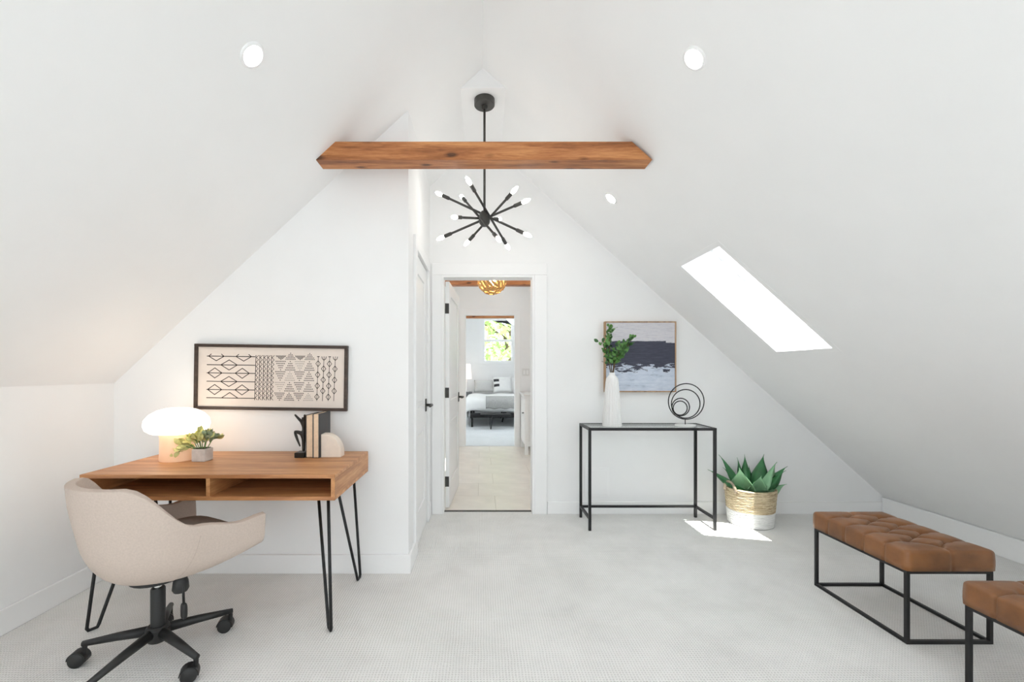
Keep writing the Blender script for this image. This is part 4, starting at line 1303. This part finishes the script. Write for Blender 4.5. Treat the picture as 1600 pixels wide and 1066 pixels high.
def agave_leaf(l, w, curl, mat):
    mb = MB()
    def P(sg):
        def f(u, v):
            a = 2 * u - 1
            shape = (.55 + .75 * sm(0, .38, v)) * (1 - sm(.30, 1.0, v) ** 1.15)
            wd = w * max(shape, .006) / 1.25
            cup = .34 * (a * a) * wd
            y_ = -curl * l * v * v * .6 - cup + sg * .007 * (1 - a * a) * (1 - v * .8)
            return Vector((a * wd / 2, y_, l * v))
        return f
    mb.grid(P(1), 6, 12); mb.grid(P(-1), 6, 12)
    me = mb.mesh('leaf', True, weld=True); me.materials.append(M[mat])
    return me
LA = agave_leaf(.29, .125, .25, 'agave'); LP = agave_leaf(.25, .165, .15, 'agave_pale'); LN = agave_leaf(.26, .07, .12, 'agave')
# (mesh, azimuth deg (0 = +X right, -90 = toward camera), lean from vertical deg, scale)
leaves = [(LA, 172, 52, 1.12), (LA, 150, 26, 1.12), (LA, 30, 24, 1.12), (LA, 2, 46, 1.15), (LP, -12, 68, .95), (LN, 80, 10, 1.1), (LN, 110, 14, 1.0),
          (LP, -100, 38, .92), (LP, -142, 34, 1.12), (LP, -42, 24, 1.18), (LA, -20, 40, .95), (LA, 195, 60, .9), (LN, 60, 40, .9), (LN, 125, 45, .9)]
for (me_, az, ln, s_) in leaves:
    a = R(az)
    mat = Matrix.Translation((math.cos(a) * .035, math.sin(a) * .035, -.005)) @ Matrix.Rotation(a + PI / 2, 4, 'Z') @ Matrix.Rotation(R(ln), 4, 'X') @ Matrix.Scale(s_, 4)
    inst('leaf', me_, ag, mat)

# ------------------------------------------------------------------ tufted benches
BW, BL, BZ0, BZ1 = .402, .545, .325, .418
def tufted():
    w, l = BW, BL
    r = .016
    seams = [l * k / 5 for k in range(1, 5)]
    rows = [(w * .27, seams), (w * .5, [l * (k + .5) / 5 for k in range(1, 4)] ), (w * .73, seams)]
    rows[1] = (w * .5, [l * (k + .5) / 5 for k in range(0, 5)])
    btn = [(x, y) for x, ys in rows for y in ys if .03 < y < l - .03]
    segs = []
    for y in seams:
        segs.append(((0 - .05, y), (rows[0][0], y), 1.0)); segs.append(((w + .05, y), (rows[2][0], y), 1.0))
        for y2 in rows[1][1]:
            if abs(y2 - y) < l * .11:
                for xr in (rows[0][0], rows[2][0]): segs.append(((xr, y), (w * .5, y2), 1.0))
    segs.append(((w * .5, rows[1][1][0]), (w * .5, -.05), .45)); segs.append(((w * .5, rows[1][1][-1]), (w * .5, l + .05), .45))
    def dseg(p, a, b):
        ax_, ay_ = a; bx_, by_ = b
        dx, dy = bx_ - ax_, by_ - ay_
        t = ((p[0] - ax_) * dx + (p[1] - ay_) * dy) / (dx * dx + dy * dy)
        t = min(max(t, 0), 1)
        return math.hypot(p[0] - ax_ - t * dx, p[1] - ay_ - t * dy)
    def dz(x, y):
        g = 0
        for a, b, k in segs:
            d = dseg((x, y), a, b)
            g = max(g, k * (.55 * math.exp(-(d / .0045) ** 2) + .45 * math.exp(-(d / .02) ** 1.3)))
        hb_ = 0
        for (a, b) in btn:
            d = math.hypot(x - a, y - b)
            hb_ = max(hb_, math.exp(-(d / .017) ** 2))
        edge = min(x, y, w - x, l - y)
        e = sm(0, .05, edge)
        return -(.011 + .010 * e) * g - .020 * hb_ + .012 * e
    mb = MB(); nx, ny = 64, 88
    x_ = lambda i: r + (w - 2 * r) * i / nx
    y_ = lambda j: r + (l - 2 * r) * j / ny
    top = BZ1
    mb.grid(lambda u, v: Vector((r + (w - 2 * r) * u, r + (l - 2 * r) * v, top + dz(r + (w - 2 * r) * u, r + (l - 2 * r) * v))), nx, ny)
    per = [(x_(i), y_(0), 0, -1) for i in range(nx)] + [(x_(nx), y_(j), 1, 0) for j in range(ny)] + [(x_(nx - i), y_(ny), 0, 1) for i in range(nx)] + [(x_(0), y_(ny - j), -1, 0) for j in range(ny)]
    rings = []
    lev = [(a / 5 * PI / 2) for a in range(0, 6)]
    for k in range(9):
        ring_ = []
        for (a, b, ox, oy) in per:
            # corner-aware outward direction
            cxn = -1 if a < r + 1e-6 else (1 if a > w - r - 1e-6 else 0); cyn = -1 if b < r + 1e-6 else (1 if b > l - r - 1e-6 else 0)
            nv = Vector((cxn, cyn, 0)).normalized()
            g = max(kk * math.exp(-(dseg((a + nv.x * r, b + nv.y * r), s0, s1) / .005) ** 2) for s0, s1, kk in segs)
            if k < 6:
                off = r * math.sin(lev[k]); z = top - r * (1 - math.cos(lev[k])) + dz(a, b) * (1 - k / 6)
            else:
                off = r + .002 * math.sin(PI * (k - 5) / 3.2); z = (top - r) + (BZ0 + .004 - top + r) * (k - 5) / 3
            off -= .006 * g * min(1, k / 2)
            ring_.append(Vector((a, b, z)) + nv * off)
        rings.append(ring_)
    N = len(per); base = len(mb.v)
    vs = [p for rg in rings for p in rg]; fs = []
    for k in range(8):
        for i in range(N):
            j = (i + 1) % N
            fs.append((k * N + i, k * N + j, (k + 1) * N + j, (k + 1) * N + i))
    fs.append(tuple(8 * N + i for i in range(N)))
    mb.add(vs, fs)
    return mb, btn
cb, btn = tufted()
def bench(x, y, label):
    b = thing('tufted_bench', (x + BW / 2, y + BL / 2, 0), label, 'bench', 'tufted leather benches')
    return b
b1 = bench(1.890, 1.895, 'whole tan tufted leather bench with black frame by the right slope')
off = Vector((1.890, 1.895, 0)) - Vector(b1.location)
cb.v = [p + off for p in cb.v]
cu = cb.build('cushion', 'leather', b1, local=True, smooth=True, weld=True)
for (a, b) in btn:
    MB().lathe([(0, .004), (.005, .0035), (.0075, 0), (0, -.002)], Vector((a, b, BZ1 - .028)) + off, 12).build('button', 'leather', cu, local=True, smooth=True)
q = .0145; i0 = .008
X0, X1, YA, YB_ = off.x + i0, off.x + BW - i0, off.y + i0, off.y + BL - i0
for x in (X0, X1 - q):
    for yy in (YA, YB_ - q): MB().box(x, x + q, yy, yy + q, 0, BZ0 + .002).build('leg', 'black', b1, local=True)
for z0_, nm in ((0, 'floor_rail'), (BZ0 - q + .004, 'top_rail')):
    for yy in (YA, YB_ - q): MB().box(X0 + q, X1 - q, yy, yy + q, z0_, z0_ + q).build(nm, 'black', b1, local=True)
    for x in (X0, X1 - q): MB().box(x, x + q, YA + q, YB_ - q, z0_, z0_ + q).build(nm, 'black', b1, local=True)
b2 = copy_tree(b1)
b2.location = (1.842 + BW / 2, 1.10 + BL / 2 - .005, 0)
b2['label'] = 'nearest tan tufted leather bench cut off by the right edge'
